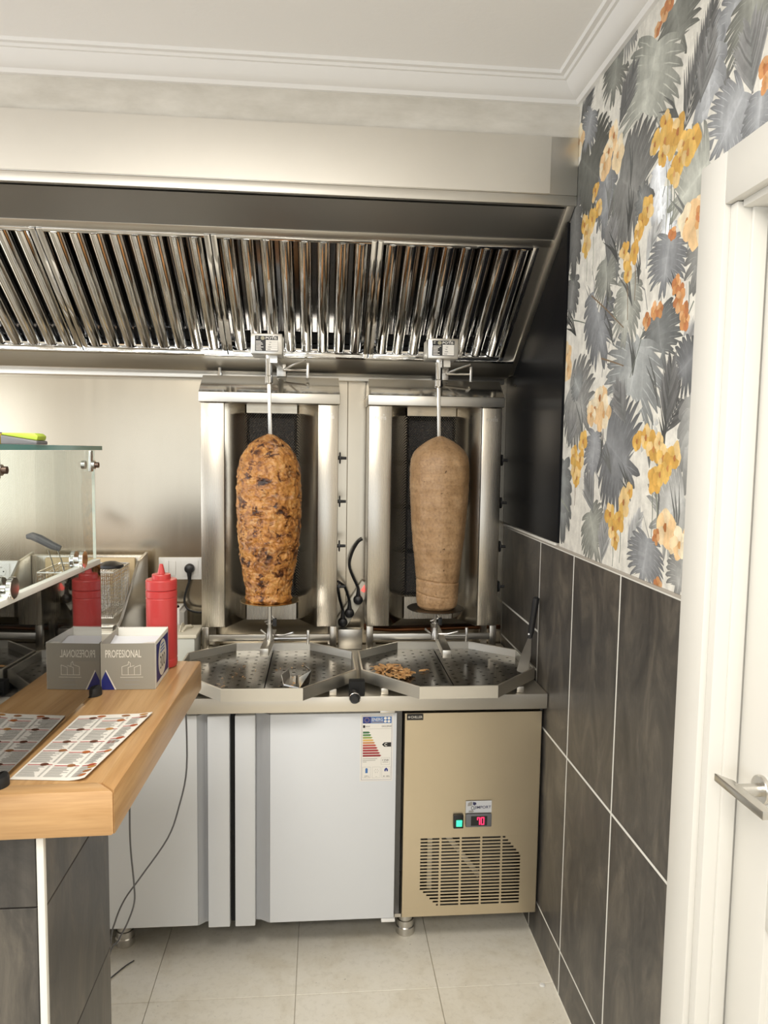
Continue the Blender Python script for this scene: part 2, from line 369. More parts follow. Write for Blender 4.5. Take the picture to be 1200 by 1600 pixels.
struct(MB().box(XL-.09, XL-.03, 1.2, 2.6, .9, .95, DOORW).box(XL-.09, XL-.03, 1.2, 2.6, 1.95, 2.0, DOORW).box(XL-.09, XL-.03, 1.2, 1.25, .95, 1.95, DOORW).box(XL-.09, XL-.03, 2.55, 2.6, .95, 1.95, DOORW).build('window_3', None, (XL-.06, 1.9, .9)))  # invented window out of view, added to brighten the steel
# right wall with door opening (door from Y .55 to 1.33)
DY1 = 1.338
wr = MB().box(XW, XW+.12, DY1, YB, 0, ZC, PAINT).box(XW, XW+.12, YF, .55, 0, ZC, PAINT).box(XW, XW+.12, .55, DY1, 2.235, ZC, PAINT)
wr = struct(wr.build('wall_right', None, (XW, 2, 0)))
TY = [1.447, 1.788, 2.136, 2.474, YB-.008]; TZ = [0.0, .147, .78, 1.415]; g = .0033
MB().box(XW-.0045, XW, 1.447, YB-.007, 0, 1.416, GROUT).build('grout', wr)
def wtile(y0, y1, z0, z1):
    MB().box(XW-.0048, XW-.0005, y0+g, y1-g, z0+g, z1-g, TILE, .0009, 1).build('tile', wr, (XW, (y0+y1)/2, (z0+z1)/2))
for a, b in zip(TY, TY[1:]):
    for c, d in zip(TZ, TZ[1:]):
        if a > 2.4 and c > .7:
            wtile(a, b, .78, .955); wtile(a, b, .955, 1.094); wtile(a, b, 1.094, 1.415)
        else: wtile(a, b, c, d)
MB().box(XW-.006, XW, 1.447, YB-.007, 1.4155, 1.422, mat('trim_bead', (.42, .38, .33), .4)).build('bead', wr)
MB().prism([(XW-.0105, 2.31, 1.4222), (XW-.0105, YB-.01, 1.4222), (XW-.0105, YB-.01, 1.4255), (XW-.0105, 2.31, 1.431)], (.0105, 0, 0), GROUT).build('silicone_seam', wr)
MB().box(XW-.009, XW-.0005, 2.288, YB-.008, 1.432, 2.44, BLACK_GLOSS, .001, 1).build('black_wall_panel', wr, (XW, 2.6, 1.43))
MB().lathe([(.004, 0), (.0045, .0015), (.002, .003)], (XW-.009, 2.86, 1.985), STEEL_S, 10, (-1, 0, 0)).build('screw', wr)

# cornices
prof = [(0, ZC), (0, 2.766), (.012, 2.766), (.017, 2.771), (.020, 2.775), (.028, 2.776), (.045, 2.786), (.060, 2.799), (.066, 2.806), (.074, 2.806), (.079, 2.812), (.092, 2.812), (.096, ZC)]
mb = MB()
n = len(prof)
P0 = [(XL, 2.24-d, z) for d, z in prof]; P1 = [(XW-d, 2.24-d, z) for d, z in prof]
mb.add(P0 + P1, [(i, (i+1) % n, n+(i+1) % n, n+i) for i in range(n)] + [list(range(n))], CORNICE)
struct(mb.build('trim_1', None, (-1, 2.24, 2.78)))
mb = MB(); P2 = [(XW-d, YF, z) for d, z in prof]
mb.add(P1 + P2, [(i, (i+1) % n, n+(i+1) % n, n+i) for i in range(n)], CORNICE)
struct(mb.build('trim_2', None, (XW, 1, 2.78)))

# door on the right wall
d1 = struct(MB().box(XW-.022, XW+.0, DY1+.012, 1.443, 0, 2.287, DOORW, .002).build('door_1', None, (XW, 1.39, 0)))
MB().box(XW-.022, XW, .45, DY1+.011, 2.19, 2.287, DOORW, .002).build('head_casing', d1)
MB().box(XW-.010, XW+.10, DY1-.012, DY1+.0115, 0, 2.189, DOORW, .002).build('jamb', d1)
MB().box(XW+.0, XW+.10, .50, DY1-.0125, 2.178, 2.2, DOORW, .002).build('jamb', d1)
MB().box(XW+.018, XW+.046, DY1-.020, DY1-.0125, 0, 2.178, DOORW, .001).build('stop_bead', d1)
leaf = MB(); y1 = DY1-.016; y0 = .56; zt = 2.172
xf = XW+.050
for a in ((y1-.11, y1, 0.01, zt), (y0, y0+.11, 0.01, zt), (y0+.11, y1-.11, zt-.12, zt), (y0+.11, y1-.11, .01, .15), (y0+.11, y1-.11, .85, .98)):
    leaf.box(xf, xf+.035, *a, DOORW, .003)
leaf.box(xf+.012, xf+.030, y0+.11, y1-.11, .15, zt-.12, DOORW)
leaf = leaf.build('door_leaf', d1)
hx = xf; hy = 1.24; hz = 1.105
h = MB().lathe([(.0265, 0), (.0265, .007), (.025, .0085), (.012, .0085), (.0115, .05), (.0115, .055)], (hx, hy, hz), STEEL_S, 28, (-1, 0, 0)).build('door_handle', d1, (hx, hy, hz))
MB().prism([(hx-.066, hy+.052, hz+.011), (hx-.046, hy+.018, hz+.011), (hx-.046, hy-.10, hz+.011), (hx-.064, hy-.10, hz+.011)], (0, 0, -.016), STEEL_S, .0015).build('lever', h)

# ---------------------------------------------------------------- printed wallpaper (flat print on the wall, s = -Y, t = Z)
WPX = XW - .0012
from mathutils.geometry import delaunay_2d_cdt
PV = []; PF = []; PC = []          # outline vertices, polygons, colour of every polygon along its spine
def lin(t): return max(.03, t**1.1*.80)
def polyface(pts, spine):
    k = len(PV); PV.extend(Vector((p[0], p[1])) for p in pts); PF.append(list(range(k, k+len(pts)))); PC.append(spine)
def strip(cl, wid, cols):
    L_ = []; R_ = []; n_ = len(cl)
    for i in range(n_):
        t = (Vector(cl[min(i+1, n_-1)]) - Vector(cl[max(0, i-1)])); t = t.normalized() if t.length > 0 else Vector((1, 0)); nn = Vector((-t.y, t.x))
        L_.append(Vector(cl[i]) + nn*wid[i]); R_.append(Vector(cl[i]) - nn*wid[i])
    polyface(R_ + L_[::-1], [(Vector(c), k) for c, k in zip(cl, cols)])
def monstera(sx, tx, sy, ty, hw, tone, rr):
    b = Vector((sx, tx)); a = Vector((sy, ty)) - b; L = max(a.length, hw*1.15); a.normalize(); p = Vector((-a.y, a.x)); hw *= 1.14; L *= 1.1; wide = hw > .065
    base = lin(tone); tint = rr.choice([(1.0, 1.0, .97), (.96, 1.0, 1.0), (1.0, 1.02, .92), (.95, .98, 1.03)])
    nl = 7 if hw < .08 else 10
    for sg in (-1, 1):
        for i in range(nl):
            f = i/(nl-1); u0 = L*(.02 + .62*f); u1 = L*(-.20 + 1.2*f**.92)
            ww = hw*math.sqrt(max(.02, 1 - ((u1/L - .33)/.72)**2)) * rr.uniform(.93, 1.04)
            if i == nl-1: ww *= .35
            A = b + a*u0; B = b + a*(u1 + L*.10*rr.uniform(.6, 1.2)) + p*sg*ww
            M_ = b + a*((u0 + u1)/2 - L*.03) + p*sg*ww*.55
            cl = []; wd_ = []; cs = []; sp = L*1.2/nl*.5 + hw*.012
            j = rr.uniform(.92, 1.08)
            for k in range(9):
                q = k/8; c_ = A*(1-q)**2 + M_*2*q*(1-q) + B*q*q
                cl.append((c_.x, c_.y)); wd_.append(sp*(1.4 - .2*q if q < .35 else (1.33 - .45*(q-.35)/.4 if q < .75 else .88*math.sqrt(max(0.03, 1-((q-.75)/.25)**2)))))
                v_ = base*j*(1.75 - 1.45*q + .45*q*q); cs.append(tuple(v_*t_ for t_ in tint))
            strip(cl, wd_, cs)
            vein = tuple(min(.8, base*1.75*t_) for t_ in tint)
            strip([cl[0], cl[4], cl[7]], [hw*.010, hw*.008, hw*.002], [vein]*3)
            if i < nl-1 and wide:      # pale slit towards the next lobe
                o_ = a*sp*.78; k0 = rr.choice((1, 2, 3, 4)); s_ = [Vector(cl[k]) + o_*(1 + .25*(k/8)) for k in (k0, k0+1, 6, 7, 8)]
                if rr.random() < .8: strip([h_[:] for h_ in s_], [hw*.002, hw*.016, hw*.032, hw*.050, hw*.07], [(.70, .68, .62)]*5)
                elif rr.random() < .9: strip([h_[:] for h_ in s_[:4]], [hw*.003, hw*.022, hw*.024, hw*.002], [(.66, .64, .58)]*4)
    strip([(b + a*L*q*.95)[:] for q in (0, .3, .6, 1)], [.004, .003, .002, .0005], [tuple(base*1.9*c for c in tint)]*4)
def frond(sx, tx, sy, ty, ll, tone, rr):
    b = Vector((sx, tx)); e = Vector((sy, ty)); a = (e - b); L = a.length; a.normalize(); p = Vector((-a.y, a.x)); base = lin(tone)
    strip([(b + a*L*q)[:] for q in (0, .5, 1)], [.003, .002, .0008], [(base*.8,)*3]*3)
    n_ = 15
    for i in range(n_):
        f = (i+.5)/n_; l_ = ll*(1 - .65*f)*rr.uniform(.85, 1.1)
        for sg in (-1, 1):
            A = b + a*L*f; d = (a*1.5 + p*sg*(.95 - .3*f)).normalized()
            D = A + d*l_; M_ = A + d*l_*.5 + a*l_*.05
            c_ = base*rr.uniform(.7, 1.35)
            strip([A[:], A.lerp(M_, .7)[:], M_[:], D[:]], [.0014, .0052, .0050, .0004], [(c_*.9, c_*.93, c_*.92), (c_,)*3, (c_*1.1,)*3, (c_*1.3,)*3])
def flower(s_, t_, kind, rr):
    pal = [((.74, .47, .13), (.66, .38, .09), (.78, .56, .26)), ((.84, .66, .42), (.80, .55, .30), (.86, .74, .54)), ((.62, .30, .12), (.50, .20, .08), (.70, .40, .2))][kind]
    r_ = {0: .036, 1: .048, 2: .024}[kind] * rr.uniform(.8, 1.2); rot = rr.uniform(0, 1.2); ct = rr.choice(((.50, .22, .07), (.42, .16, .05), (.62, .34, .14)))
    for k in range(5):
        an = rot + k*2*PI/5; d = Vector((math.cos(an), math.sin(an))); u_ = rr.uniform(.9, 1.07); c_ = tuple(x*u_ for x in rr.choice(pal)); l_ = r_*rr.uniform(.6, 1.15)
        q = [Vector((s_, t_)) + d*l_*x for x in (0, .25, .5, .75, .92, 1.)]
        strip([x[:] for x in q], [r_*w_*rr.uniform(.8, 1.25) for w_ in (.12, .34, .46, .36, .2, .03)], [tuple(x*.74 for x in c_), tuple(x*.9 for x in c_), c_, tuple(min(.9, x*1.06) for x in c_), c_, tuple(x*.92 for x in c_)])
    polyface([(s_ + r_*.2*math.cos(x*PI/3)*(1 if x % 2 else .6), t_ + r_*.22*math.sin(x*PI/3)) for x in range(6)], [(Vector((s_, t_)), ct)])
rr = random.Random(11)
BG = [(Vector((0, 0)), (.74, .715, .655))]
polyface([(-2.2865, 1.4224), (-1.40, 1.4224), (-1.40, ZC-.034), (-2.2865, ZC-.034)], BG)
polyface([(-1.40, 2.28), (-.45, 2.28), (-.45, ZC-.034), (-1.40, ZC-.034)], BG)
MONS=[(-1.681,2.38,-1.648,2.242,0.05,0.8),(-1.693,1.828,-1.666,1.737,0.05,0.8),(-1.633,2.209,-1.608,2.26,0.04,0.82),(-1.804,2.58,-1.81,2.643,0.05,0.78),(-1.631,2.703,-1.595,2.598,0.1,0.22),(-1.722,2.659,-1.781,2.533,0.16,0.42),(-1.386,2.57,-1.41,2.478,0.07,0.36),(-1.327,2.549,-1.314,2.461,0.09,0.27),(-1.475,2.554,-1.461,2.361,0.055,0.42),(-1.347,2.382,-1.428,2.313,0.09,0.38),(-1.285,2.355,-1.288,2.286,0.05,0.34),(-1.956,2.782,-1.978,2.668,0.08,0.24),(-2.196,2.59,-2.03,2.47,0.14,0.13),(-1.996,2.497,-2.002,2.337,0.07,0.3),(-1.896,2.431,-1.735,2.324,0.15,0.22),(-1.466,2.305,-1.584,2.263,0.12,0.42),(-1.61,2.194,-1.629,2.112,0.09,0.3),(-1.443,2.177,-1.491,2.075,0.06,0.28),(-2.055,2.165,-1.966,1.991,0.1,0.27),(-1.65,2.033,-1.617,1.922,0.1,0.2),(-1.747,1.983,-1.797,1.855,0.16,0.38),(-2.238,2.249,-2.268,2.144,0.06,0.2),(-2.226,1.913,-2.079,1.822,0.13,0.3),(-1.458,1.868,-1.476,1.676,0.055,0.4),(-1.477,1.928,-1.548,1.892,0.06,0.2),(-2.158,1.911,-2.201,1.953,0.05,0.33),(-2.014,1.767,-2.027,1.656,0.07,0.33),(-1.915,1.75,-1.756,1.671,0.15,0.22),(-1.499,1.625,-1.594,1.565,0.12,0.44),(-1.654,1.515,-1.673,1.428,0.09,0.3),(-1.48,1.492,-1.501,1.421,0.06,0.34),(-2.266,1.668,-2.258,1.474,0.07,0.26),(-2.025,1.544,-1.96,1.435,0.09,0.33),(-1.988,2.244,-1.951,2.147,0.08,0.3),(-2.243,2.461,-2.242,2.288,0.06,0.17),(-1.816,2.154,-1.841,2.015,0.08,0.42),(-1.74,2.302,-1.781,2.36,0.04,0.25),(-2.135,2.695,-2.179,2.624,0.07,0.3),(-1.866,2.831,-1.92,2.791,0.08,0.35)]
FRONDS=[(-1.57,2.408,-1.467,2.612,0.11,0.18),(-1.601,2.488,-1.678,2.662,0.1,0.2),(-1.312,2.372,-1.329,2.487,0.11,0.3),(-1.363,2.378,-1.449,2.477,0.09,0.22),(-1.968,2.229,-1.948,2.331,0.1,0.3),(-1.589,1.768,-1.47,1.914,0.11,0.16),(-1.59,1.783,-1.574,1.917,0.1,0.18),(-1.763,1.474,-1.702,1.573,0.08,0.5),(-2.006,1.555,-2.061,1.649,0.09,0.3),(-1.726,2.164,-1.68,2.237,0.09,0.55),(-1.927,2.578,-1.85,2.675,0.1,0.2),(-2.232,2.673,-2.12,2.794,0.1,0.17),(-1.807,1.799,-1.874,1.896,0.09,0.25),(-1.557,1.925,-1.44,1.987,0.1,0.45),(-1.502,2.443,-1.47,2.551,0.08,0.3),(-1.673,2.458,-1.773,2.625,0.1,0.22),(-2.237,1.739,-2.204,1.817,0.09,0.3),(-1.72,1.753,-1.784,1.833,0.1,0.22),(-1.931,1.422,-1.909,1.565,0.08,0.4)]
FLW=[(-1.656,2.469,0),(-1.707,2.442,0),(-1.617,2.411,0),(-1.655,2.429,0),(-1.595,2.424,0),(-1.664,2.402,0),(-1.565,2.386,0),(-1.524,2.376,0),(-1.58,2.359,0),(-1.603,2.338,0),(-1.544,2.361,0),(-2.081,2.466,0),(-2.047,2.412,0),(-2.16,2.394,0),(-2.098,2.392,0),(-2.136,2.363,0),(-2.138,2.333,0),(-1.733,2.302,0),(-1.759,2.281,0),(-1.779,2.262,0),(-1.86,2.238,0),(-1.797,2.224,0),(-1.841,2.207,0),(-1.83,2.176,0),(-2.104,1.757,0),(-2.176,1.715,0),(-2.125,1.704,0),(-2.166,1.671,0),(-2.147,1.648,0),(-1.735,1.753,0),(-1.686,1.761,0),(-1.643,1.734,0),(-1.615,1.748,0),(-1.593,1.714,0),(-1.539,1.714,0),(-1.569,1.691,0),(-1.629,1.666,0),(-1.605,1.676,0),(-1.767,1.629,0),(-1.799,1.599,0),(-1.882,1.561,0),(-1.822,1.553,0),(-1.861,1.525,0),(-1.846,1.5,0),(-1.959,2.566,1),(-1.991,2.539,1),(-1.928,2.504,1),(-2.02,2.51,1),(-1.505,2.217,1),(-1.535,2.216,1),(-1.472,2.212,1),(-1.49,2.197,1),(-2.274,2.028,1),(-2.263,1.987,1),(-1.987,1.876,1),(-2.022,1.846,1),(-1.954,1.829,1),(-2.05,1.833,1),(-1.53,1.541,1),(-1.568,1.559,1),(-1.462,1.535,1),(-1.5,1.528,1),(-2.236,2.661,1),(-1.675,2.055,2),(-1.707,2.04,2),(-1.645,2.053,2),(-1.567,2.09,2),(-1.543,2.071,2),(-1.552,2.054,2),(-1.527,2.025,2),(-1.523,2.008,2),(-1.66,2.729,2),(-1.684,2.721,2),(-1.72,2.704,2),(-1.28,2.403,2),(-1.27,2.375,2),(-1.597,2.21,2),(-1.61,1.534,2),(-1.592,1.423,2),(-1.482,2.214,2)]
STEMS=[(-1.632,2.351,-1.633,2.212),(-1.615,2.338,-1.614,2.206),(-1.596,2.317,-1.608,2.205),(-2.137,2.327,-2.126,2.224),(-2.083,2.339,-2.082,2.232),(-1.838,2.175,-1.822,2.06),(-1.791,2.203,-1.784,2.1),(-1.64,1.64,-1.635,1.528),(-1.617,1.641,-1.613,1.531),(-2.162,1.632,-2.16,1.564),(-1.857,1.485,-1.855,1.425),(-1.811,1.524,-1.811,1.441),(-1.488,2.041,-1.54,1.991),(-1.511,2.086,-1.514,2.007),(-2.081,2.174,-1.844,2.045),(-2.315,2.306,-2.237,2.239),(-2.307,1.584,-2.204,1.54),(-1.946,2.433,-1.946,2.35),(-1.819,2.738,-1.87,2.688),(-1.888,2.072,-1.959,2.135),(-1.714,2.041,-1.792,1.913),(-1.989,1.985,-1.834,1.947),(-2.249,2.135,-2.124,2.104)]
for m_ in MONS[:4]:
    monstera(*m_, rr)
for s0, t0, s1, t1, l_, tn in FRONDS[1::2]: frond(s0, t0, s1, t1, l_, tn, rr)
for q in range(46):          # thin grass-like blades in the gaps
    s0 = rr.uniform(-2.25, -1.45); t0 = rr.uniform(1.45, 2.5); an = rr.uniform(.9, 2.2); l_ = rr.uniform(.05, .13); c_ = lin(rr.uniform(.2, .6))
    strip([(s0, t0), (s0 + math.cos(an)*l_*.5, t0 + math.sin(an)*l_*.5), (s0 + math.cos(an+.35)*l_, t0 + math.sin(an+.35)*l_)], [.0016, .0024, .0004], [(c_, c_, c_)]*3)
for m_ in MONS[4:]: monstera(*m_, rr)
for s0, t0, s1, t1, l_, tn in FRONDS[::2]: frond(s0, t0, s1, t1, l_*1.15, tn, rr)
for q in range(26):          # narrow dark blades over the leaves
    s0 = rr.uniform(-2.25, -1.47); t0 = rr.uniform(1.44, 2.55); an = rr.uniform(1.0, 2.3); c_ = lin(rr.uniform(.08, .3))
    for k in range(rr.randint(2, 4)):
        a_ = an + k*.16; l_ = rr.uniform(.07, .15)
        strip([(s0, t0), (s0 + math.cos(a_)*l_*.5, t0 + math.sin(a_)*l_*.5), (s0 + math.cos(a_+.12)*l_, t0 + math.sin(a_+.12)*l_)], [.0012, .0042, .0004], [(c_, c_*1.03, c_)]*3)
for s0, t0, s1, t1 in STEMS:
    c_ = rr.choice([(.22, .15, .09), (.20, .22, .19), (.33, .35, .28)])
    strip([(s0, t0), ((s0+s1)/2 + .004, (t0+t1)/2), (s1, t1)], [.0024, .002, .0016], [c_]*3)
for s_, t_, k_ in FLW: flower(s_, t_, k_, rr)
# flatten the overlapping print shapes into one plane sheet: every cell takes the topmost ink
NB = 2; ov, oe, of_, ivs, ies, ifs = delaunay_2d_cdt(PV, [], PF, 1, 1e-5, True)
vs = [(WPX, -v.x, v.y) for v in ov]; fs = []; cc = []
for f, ids in zip(of_, ifs):
    if not ids or not any(k < NB for k in ids): continue
    sp_ = PC[max(ids)]; fs.append(list(f))
    for k in f:
        p = ov[k]
        if len(sp_) == 1: cc.append(sp_[0][1]); continue
        best = None
        for (a_, ca), (b_, cb) in zip(sp_, sp_[1:]):
            ab = b_ - a_; t_ = max(0, min(1, (p - a_).dot(ab)/max(1e-12, ab.length_squared))); d_ = (p - a_ - ab*t_).length_squared
            if best is None or d_ < best[0]: best = (d_, tuple(x + (y-x)*t_ for x, y in zip(ca, cb)))
        cc.append(best[1])
me = bpy.data.meshes.new('wallpaper'); me.from_pydata([(x-XW, y-2, z) for x, y, z in vs], [], fs); me.materials.append(INK)
ca = me.color_attributes.new('Col', 'FLOAT_COLOR', 'CORNER'); ca.data.foreach_set('color', [q for c in cc for q in (*c, 1.)])
bm = bmesh.new(); bm.from_mesh(me)
for f in bm.faces:
    if f.normal.x > 0: f.normal_flip()
bm.to_mesh(me); bm.free()
link('wallpaper', me, wr, (XW, 2, 0))

# ---------------------------------------------------------------- extractor hood
hood = thing('extractor_hood', 'wide brushed steel extractor hood with sloping baffle filters over the grills', 'extractor hood', (-.6, 2.6, 2.03))
HX0, HX1 = -1.85, .742
P_ = Vector((0, 2.26, 2.475)); DV = Vector((0, .6400, -.4450)).normalized(); DN = Vector((0, DV.z, -DV.y))   # outward normal
def sl(x, v, n=0): q = P_ + DV*v + DN*n; return (x, q.y, q.z)
def slab(mb, x0, x1, v0, v1, n0, n1, m, bev=0.):
    vs = [sl(x, v, n) for x in (x0, x1) for v in (v0, v1) for n in (n0, n1)]
    return mb.solid(vs, [(0, 1, 3, 2), (4, 6, 7, 5), (0, 4, 5, 1), (2, 3, 7, 6), (0, 2, 6, 4), (1, 5, 7, 3)], m, bev)
mb = MB().box(HX0, HX1+.026, 2.232, 2.2395, 2.502, 2.672, STEEL_HOOD, .0015).box(HX0, HX1-.06, 2.2285, 2.232, 2.504, 2.670, STEEL_HOOD)
mb.build('front_panel', hood)
MB().prism([(HX0, 2.232, 2.4725), (HX0, 2.232, 2.5015), (HX0, 2.2395, 2.5015), (HX0, 2.262, 2.4765)], (HX1+.026-HX0, 0, 0), STEEL_HOOD, .001).build('front_lip', hood)
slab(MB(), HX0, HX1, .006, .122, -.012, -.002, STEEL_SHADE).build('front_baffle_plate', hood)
slab(MB(), HX0, HX1, .1225, .151, -.010, .001, STEEL_H, .001).build('filter_ledge', hood)
MB().prism([(HX1, 2.2395, 2.4765), (HX1, 2.2395, 2.668), (HX1, 2.99, 2.668), (HX1, 2.99, 2.03), (HX1, 2.895, 2.03)], (.024, 0, 0), STEEL_H, .001).build('side_panel', hood)
# baffle filters, each a lift-out cassette
V0, V1, PITCH = .152, .688, .527
FX = [-.353 + PITCH*k for k in (-3, -2, -1, 0, 1)]
def baffle_mesh():
    pr = [(.0225*math.cos(t), -.014 + .020*math.sin(t)) for t in [PI*1.08 - k*PI*1.16/14 for k in range(15)]]
    pr += [(.0205*math.cos(t), -.014 + .018*math.sin(t)) for t in [-PI*.08 + k*PI*1.16/14 for k in range(15)]]
    m_ = MB(); n_ = len(pr)
    A = [Vector(sl(x, 0, nn)) - P_ for x, nn in pr]; B = [Vector(sl(x, V1-V0-.034, nn)) - P_ for x, nn in pr]
    m_.add([v[:] for v in A+B], [(i, (i+1) % n_, n_+(i+1) % n_, n_+i) for i in range(n_)] + [list(range(n_)), list(range(n_, 2*n_))], CHROME)
    return m_.mesh('baffle', (0, 0, 0), 25)
bafm = baffle_mesh()
for fi, fx in enumerate(FX):
    x0 = fx + .0015; x1 = fx + PITCH - .0015
    if x1 > HX1 + .01: x1 = HX1 - .022
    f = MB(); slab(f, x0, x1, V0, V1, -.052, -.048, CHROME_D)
    slab(f, x0, x0+.018, V0, V1, -.05, .004, CHROME, .001); slab(f, x1-.018, x1, V0, V1, -.05, .004, CHROME, .001)
    slab(f, x0, x1, V0, V0+.012, -.05, .003, CHROME, .001); slab(f, x0, x1, V1-.016, V1, -.05, .003, CHROME, .001)
    nb = 8 if x1 - x0 > .5 else 7
    f = f.build('baffle_filter', hood, sl(fx, V0)); step = (x1 - x0 - .036)/nb
    for k in range(nb):
        bx = x0 + .018 + step*(k+.5)
        link('baffle', bafm, f, sl(bx, V0+.013))
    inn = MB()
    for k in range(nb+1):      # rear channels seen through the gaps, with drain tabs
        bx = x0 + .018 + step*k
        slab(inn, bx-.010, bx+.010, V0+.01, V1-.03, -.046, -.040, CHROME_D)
        if 0 < k < nb: slab(inn, bx-.010, bx+.010, V1-.024, V1-.017, -.03, -.006, CHROME); slab(inn, bx-.011, bx+.011, V1-.075, V1-.024, -.047, -.036, BLACK_M)  # black slabs paint the darkness of the drain holes
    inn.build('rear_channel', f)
slab(MB(), -.353+2*PITCH-.02, HX1, V0, V1, -.012, -.004, STEEL_H).build('side_filler', hood)
mb = slab(MB(), HX0, HX1, .6885, .700, -.02, .010, CHROME, .0008)
mb.prism([sl(HX0, .7005, .008), sl(HX0, .7005, .0), (HX0, 2.953, 2.022), (HX0, 2.953, 2.018), (HX0, 2.90, 2.022)], (HX1-HX0, 0, 0), STEEL_H, .0008)
mb.build('grease_gutter', hood)
MB().box(HX0, HX1, 2.93, 2.99, 2.025, 2.30, STEEL_H).build('rear_panel', hood)

# ---------------------------------------------------------------- refrigerated counter
fr = thing('refrigerated_counter', 'low refrigerated counter with two white doors and a steel chiller panel under the grills', 'counter', (-.2, 2.66, 0))
MB().box(-1.25, .762, 2.332, 2.978, .866, .9175, STEEL_TOP, .002).build('worktop', fr)
mb = MB().box(-1.24, .262, 2.385, 2.97, .128, .8655, DARK_STEEL).box(.262, .757, 2.62, 2.97, .128, .8655, DARK_STEEL).box(.262, .757, 2.365, 2.62, .128, .14, STEEL_S).box(.748, .757, 2.365, 2.62, .14, .8655, DARK_STEEL).box(.262, .278, 2.385, 2.62, .14, .8655, DARK_STEEL).box(.278, .748, 2.372, 2.62, .852, .8655, DARK_STEEL)
mb.build('cabinet', fr)
def zlabel(): pass
def door(px0, px1, cx0, cx1, sx0, sx1):
    lo, hi = .129, .8505
    p = MB().box(px0, px1, 2.36, 2.384, lo, hi, FRIDGE, .003).build('door', fr, ((px0+px1)/2, 2.36, lo))
    a, b = sorted((cx0, cx1))
    mb = MB(); near = cx0       # sloping channel behind the grip
    mb.prism([(cx0, 2.362, lo), (cx0, 2.384, lo), (cx1, 2.384, lo), (cx1, 2.3835, lo), ((cx0*.35+cx1*.65), 2.381, lo)], (0, 0, hi-lo), FRIDGE_SH)
    mb.build('grip_channel', p)
    MB().box(sx0, sx1, 2.352, 2.384, lo-.003, hi+.001, FRIDGE, .003).build('grip_rail', p)
    return p
door(-1.10, -.399, -.3985, -.365, -.3645, -.2935)
dr = door(-.163, .258, -.1635, -.2095, -.276, -.210)
MB().box(-.2925, -.277, 2.378, 2.386, .13, .865, BLACK_M).build('door_gap_seal', fr)  # black strip paints the dark gap between the doors
# small hinges
MB().box(.215, .262, 2.356, 2.40, .117, .127, WHITE, .002).build('lower_hinge', fr)
MB().box(.20, .25, 2.35, 2.40, .8525, .8605, STEEL_S, .001).build('upper_hinge', fr)
# energy sticker (flat print on the door)
YL = 2.3596; o = (.1355, YL, .6165); W_ = .1095; H_ = .2295
def col(name, c): return mat(name, c, .55)
EB = col('ink_blue', (.05, .16, .42)); EN = col('ink_navy', (.02, .04, .22)); INKS = [col('ink_scale', c) for c in [(.05, .16, .07), (.11, .25, .09), (.32, .38, .10), (.72, .45, .13), (.62, .28, .11), (.50, .10, .07), (.42, .045, .045), (.38, .035, .04), (.34, .03, .035), (.29, .03, .035)]]
lab = MB(); q = lambda x0, x1, y0, y1, m, k=1: lab.quad(o, X3, Z3, x0, x1, y0, y1, m, .0002*k)
lab.quad(o, X3, Z3, 0, W_, 0, H_, PAPER, .0001)
for a in ((.005, .106, .004, .0048), (.005, .106, .2248, .2256), (.005, .0058, .004, .2256), (.1052, .106, .004, .2256)): q(*a, EN)
q(.008, .036, .199, .222, EN); q(.0365, .104, .199, .222, EB)
for k in range(12): lab.poly(o, X3, Z3, [(.022 + .0072*math.cos(k*PI/6) + .0012*math.cos(b_), .2105 + .0072*math.sin(k*PI/6) + .0012*math.sin(b_)) for b_ in (0, PI/2, PI, 3*PI/2)], INKS[3], .0004)
lab.text('ENERG', Vector(o) + Vector((.039, 0, .207)), X3, Z3, .011, PAPER, .0004, .036, bold=.01)
q(.039, .077, .2025, .2040, INKS[3], 2)
for i, j in ((0, 0), (1, 0), (0, 1), (1, 1)): lab.poly(o, X3, Z3, [(.0835 + .012*i + .005*math.cos(t), .2055 + .0105*j + .0045*math.sin(t)) for t in [k*PI/6 for k in range(12)]], PAPER, .0004)
lab.text('IMPORT', Vector(o) + Vector((.017, 0, .1865)), X3, Z3, .004, PRINT_K, .0003, .016); q(.009, .016, .184, .193, PRINT_K)
lab.text('0A22R00', Vector(o) + Vector((.072, 0, .186)), X3, Z3, .0055, PRINT_K, .0003, .032)
q(.009, .104, .180, .1806, PRINT_G)
for k, m_ in enumerate(INKS):
    y = .168 - k*.0089; x = .028 + .0043*k
    lab.poly(o, X3, Z3, [(.009, y-.0033), (x, y-.0033), (x+.005, y), (x, y+.0033), (.009, y+.0033)], m_, .0002)
lab.poly(o, X3, Z3, [(.073, .1255), (.081, .118), (.104, .118), (.104, .133), (.081, .133)], PRINT_K, .0002)
lab.text('C', Vector(o) + Vector((.0815, 0, .1205)), X3, Z3, .010, PAPER, .0004, .009, bold=.02)
for a in ((.071, .100, .056, .081), (.009, .036, .011, .049), (.042, .069, .011, .049), (.074, .103, .011, .049)):
    x0, x1, y0, y1 = a
    for b in ((x0, x1, y0, y0+.0005), (x0, x1, y1-.0005, y1), (x0, x0+.0005, y0, y1), (x1-.0005, x1, y0, y1)): q(*b, PRINT_G)
lab.text('1258', Vector(o) + Vector((.0755, 0, .068)), X3, Z3, .0075, PRINT_K, .0002, .020); q(.076, .095, .0635, .065, PRINT_G)
for k in range(3): q(.009, .058 - .006*(k == 1) - .036*(k == 2), .0765 - k*.0055, .0782 - k*.0055, PRINT_G)
q(.0185, .0265, .028, .043, EB); q(.020, .0245, .043, .0455, EB); lab.text('277 L', Vector(o) + Vector((.0155, 0, .0135)), X3, Z3, .006, PRINT_K, .0002, .017)
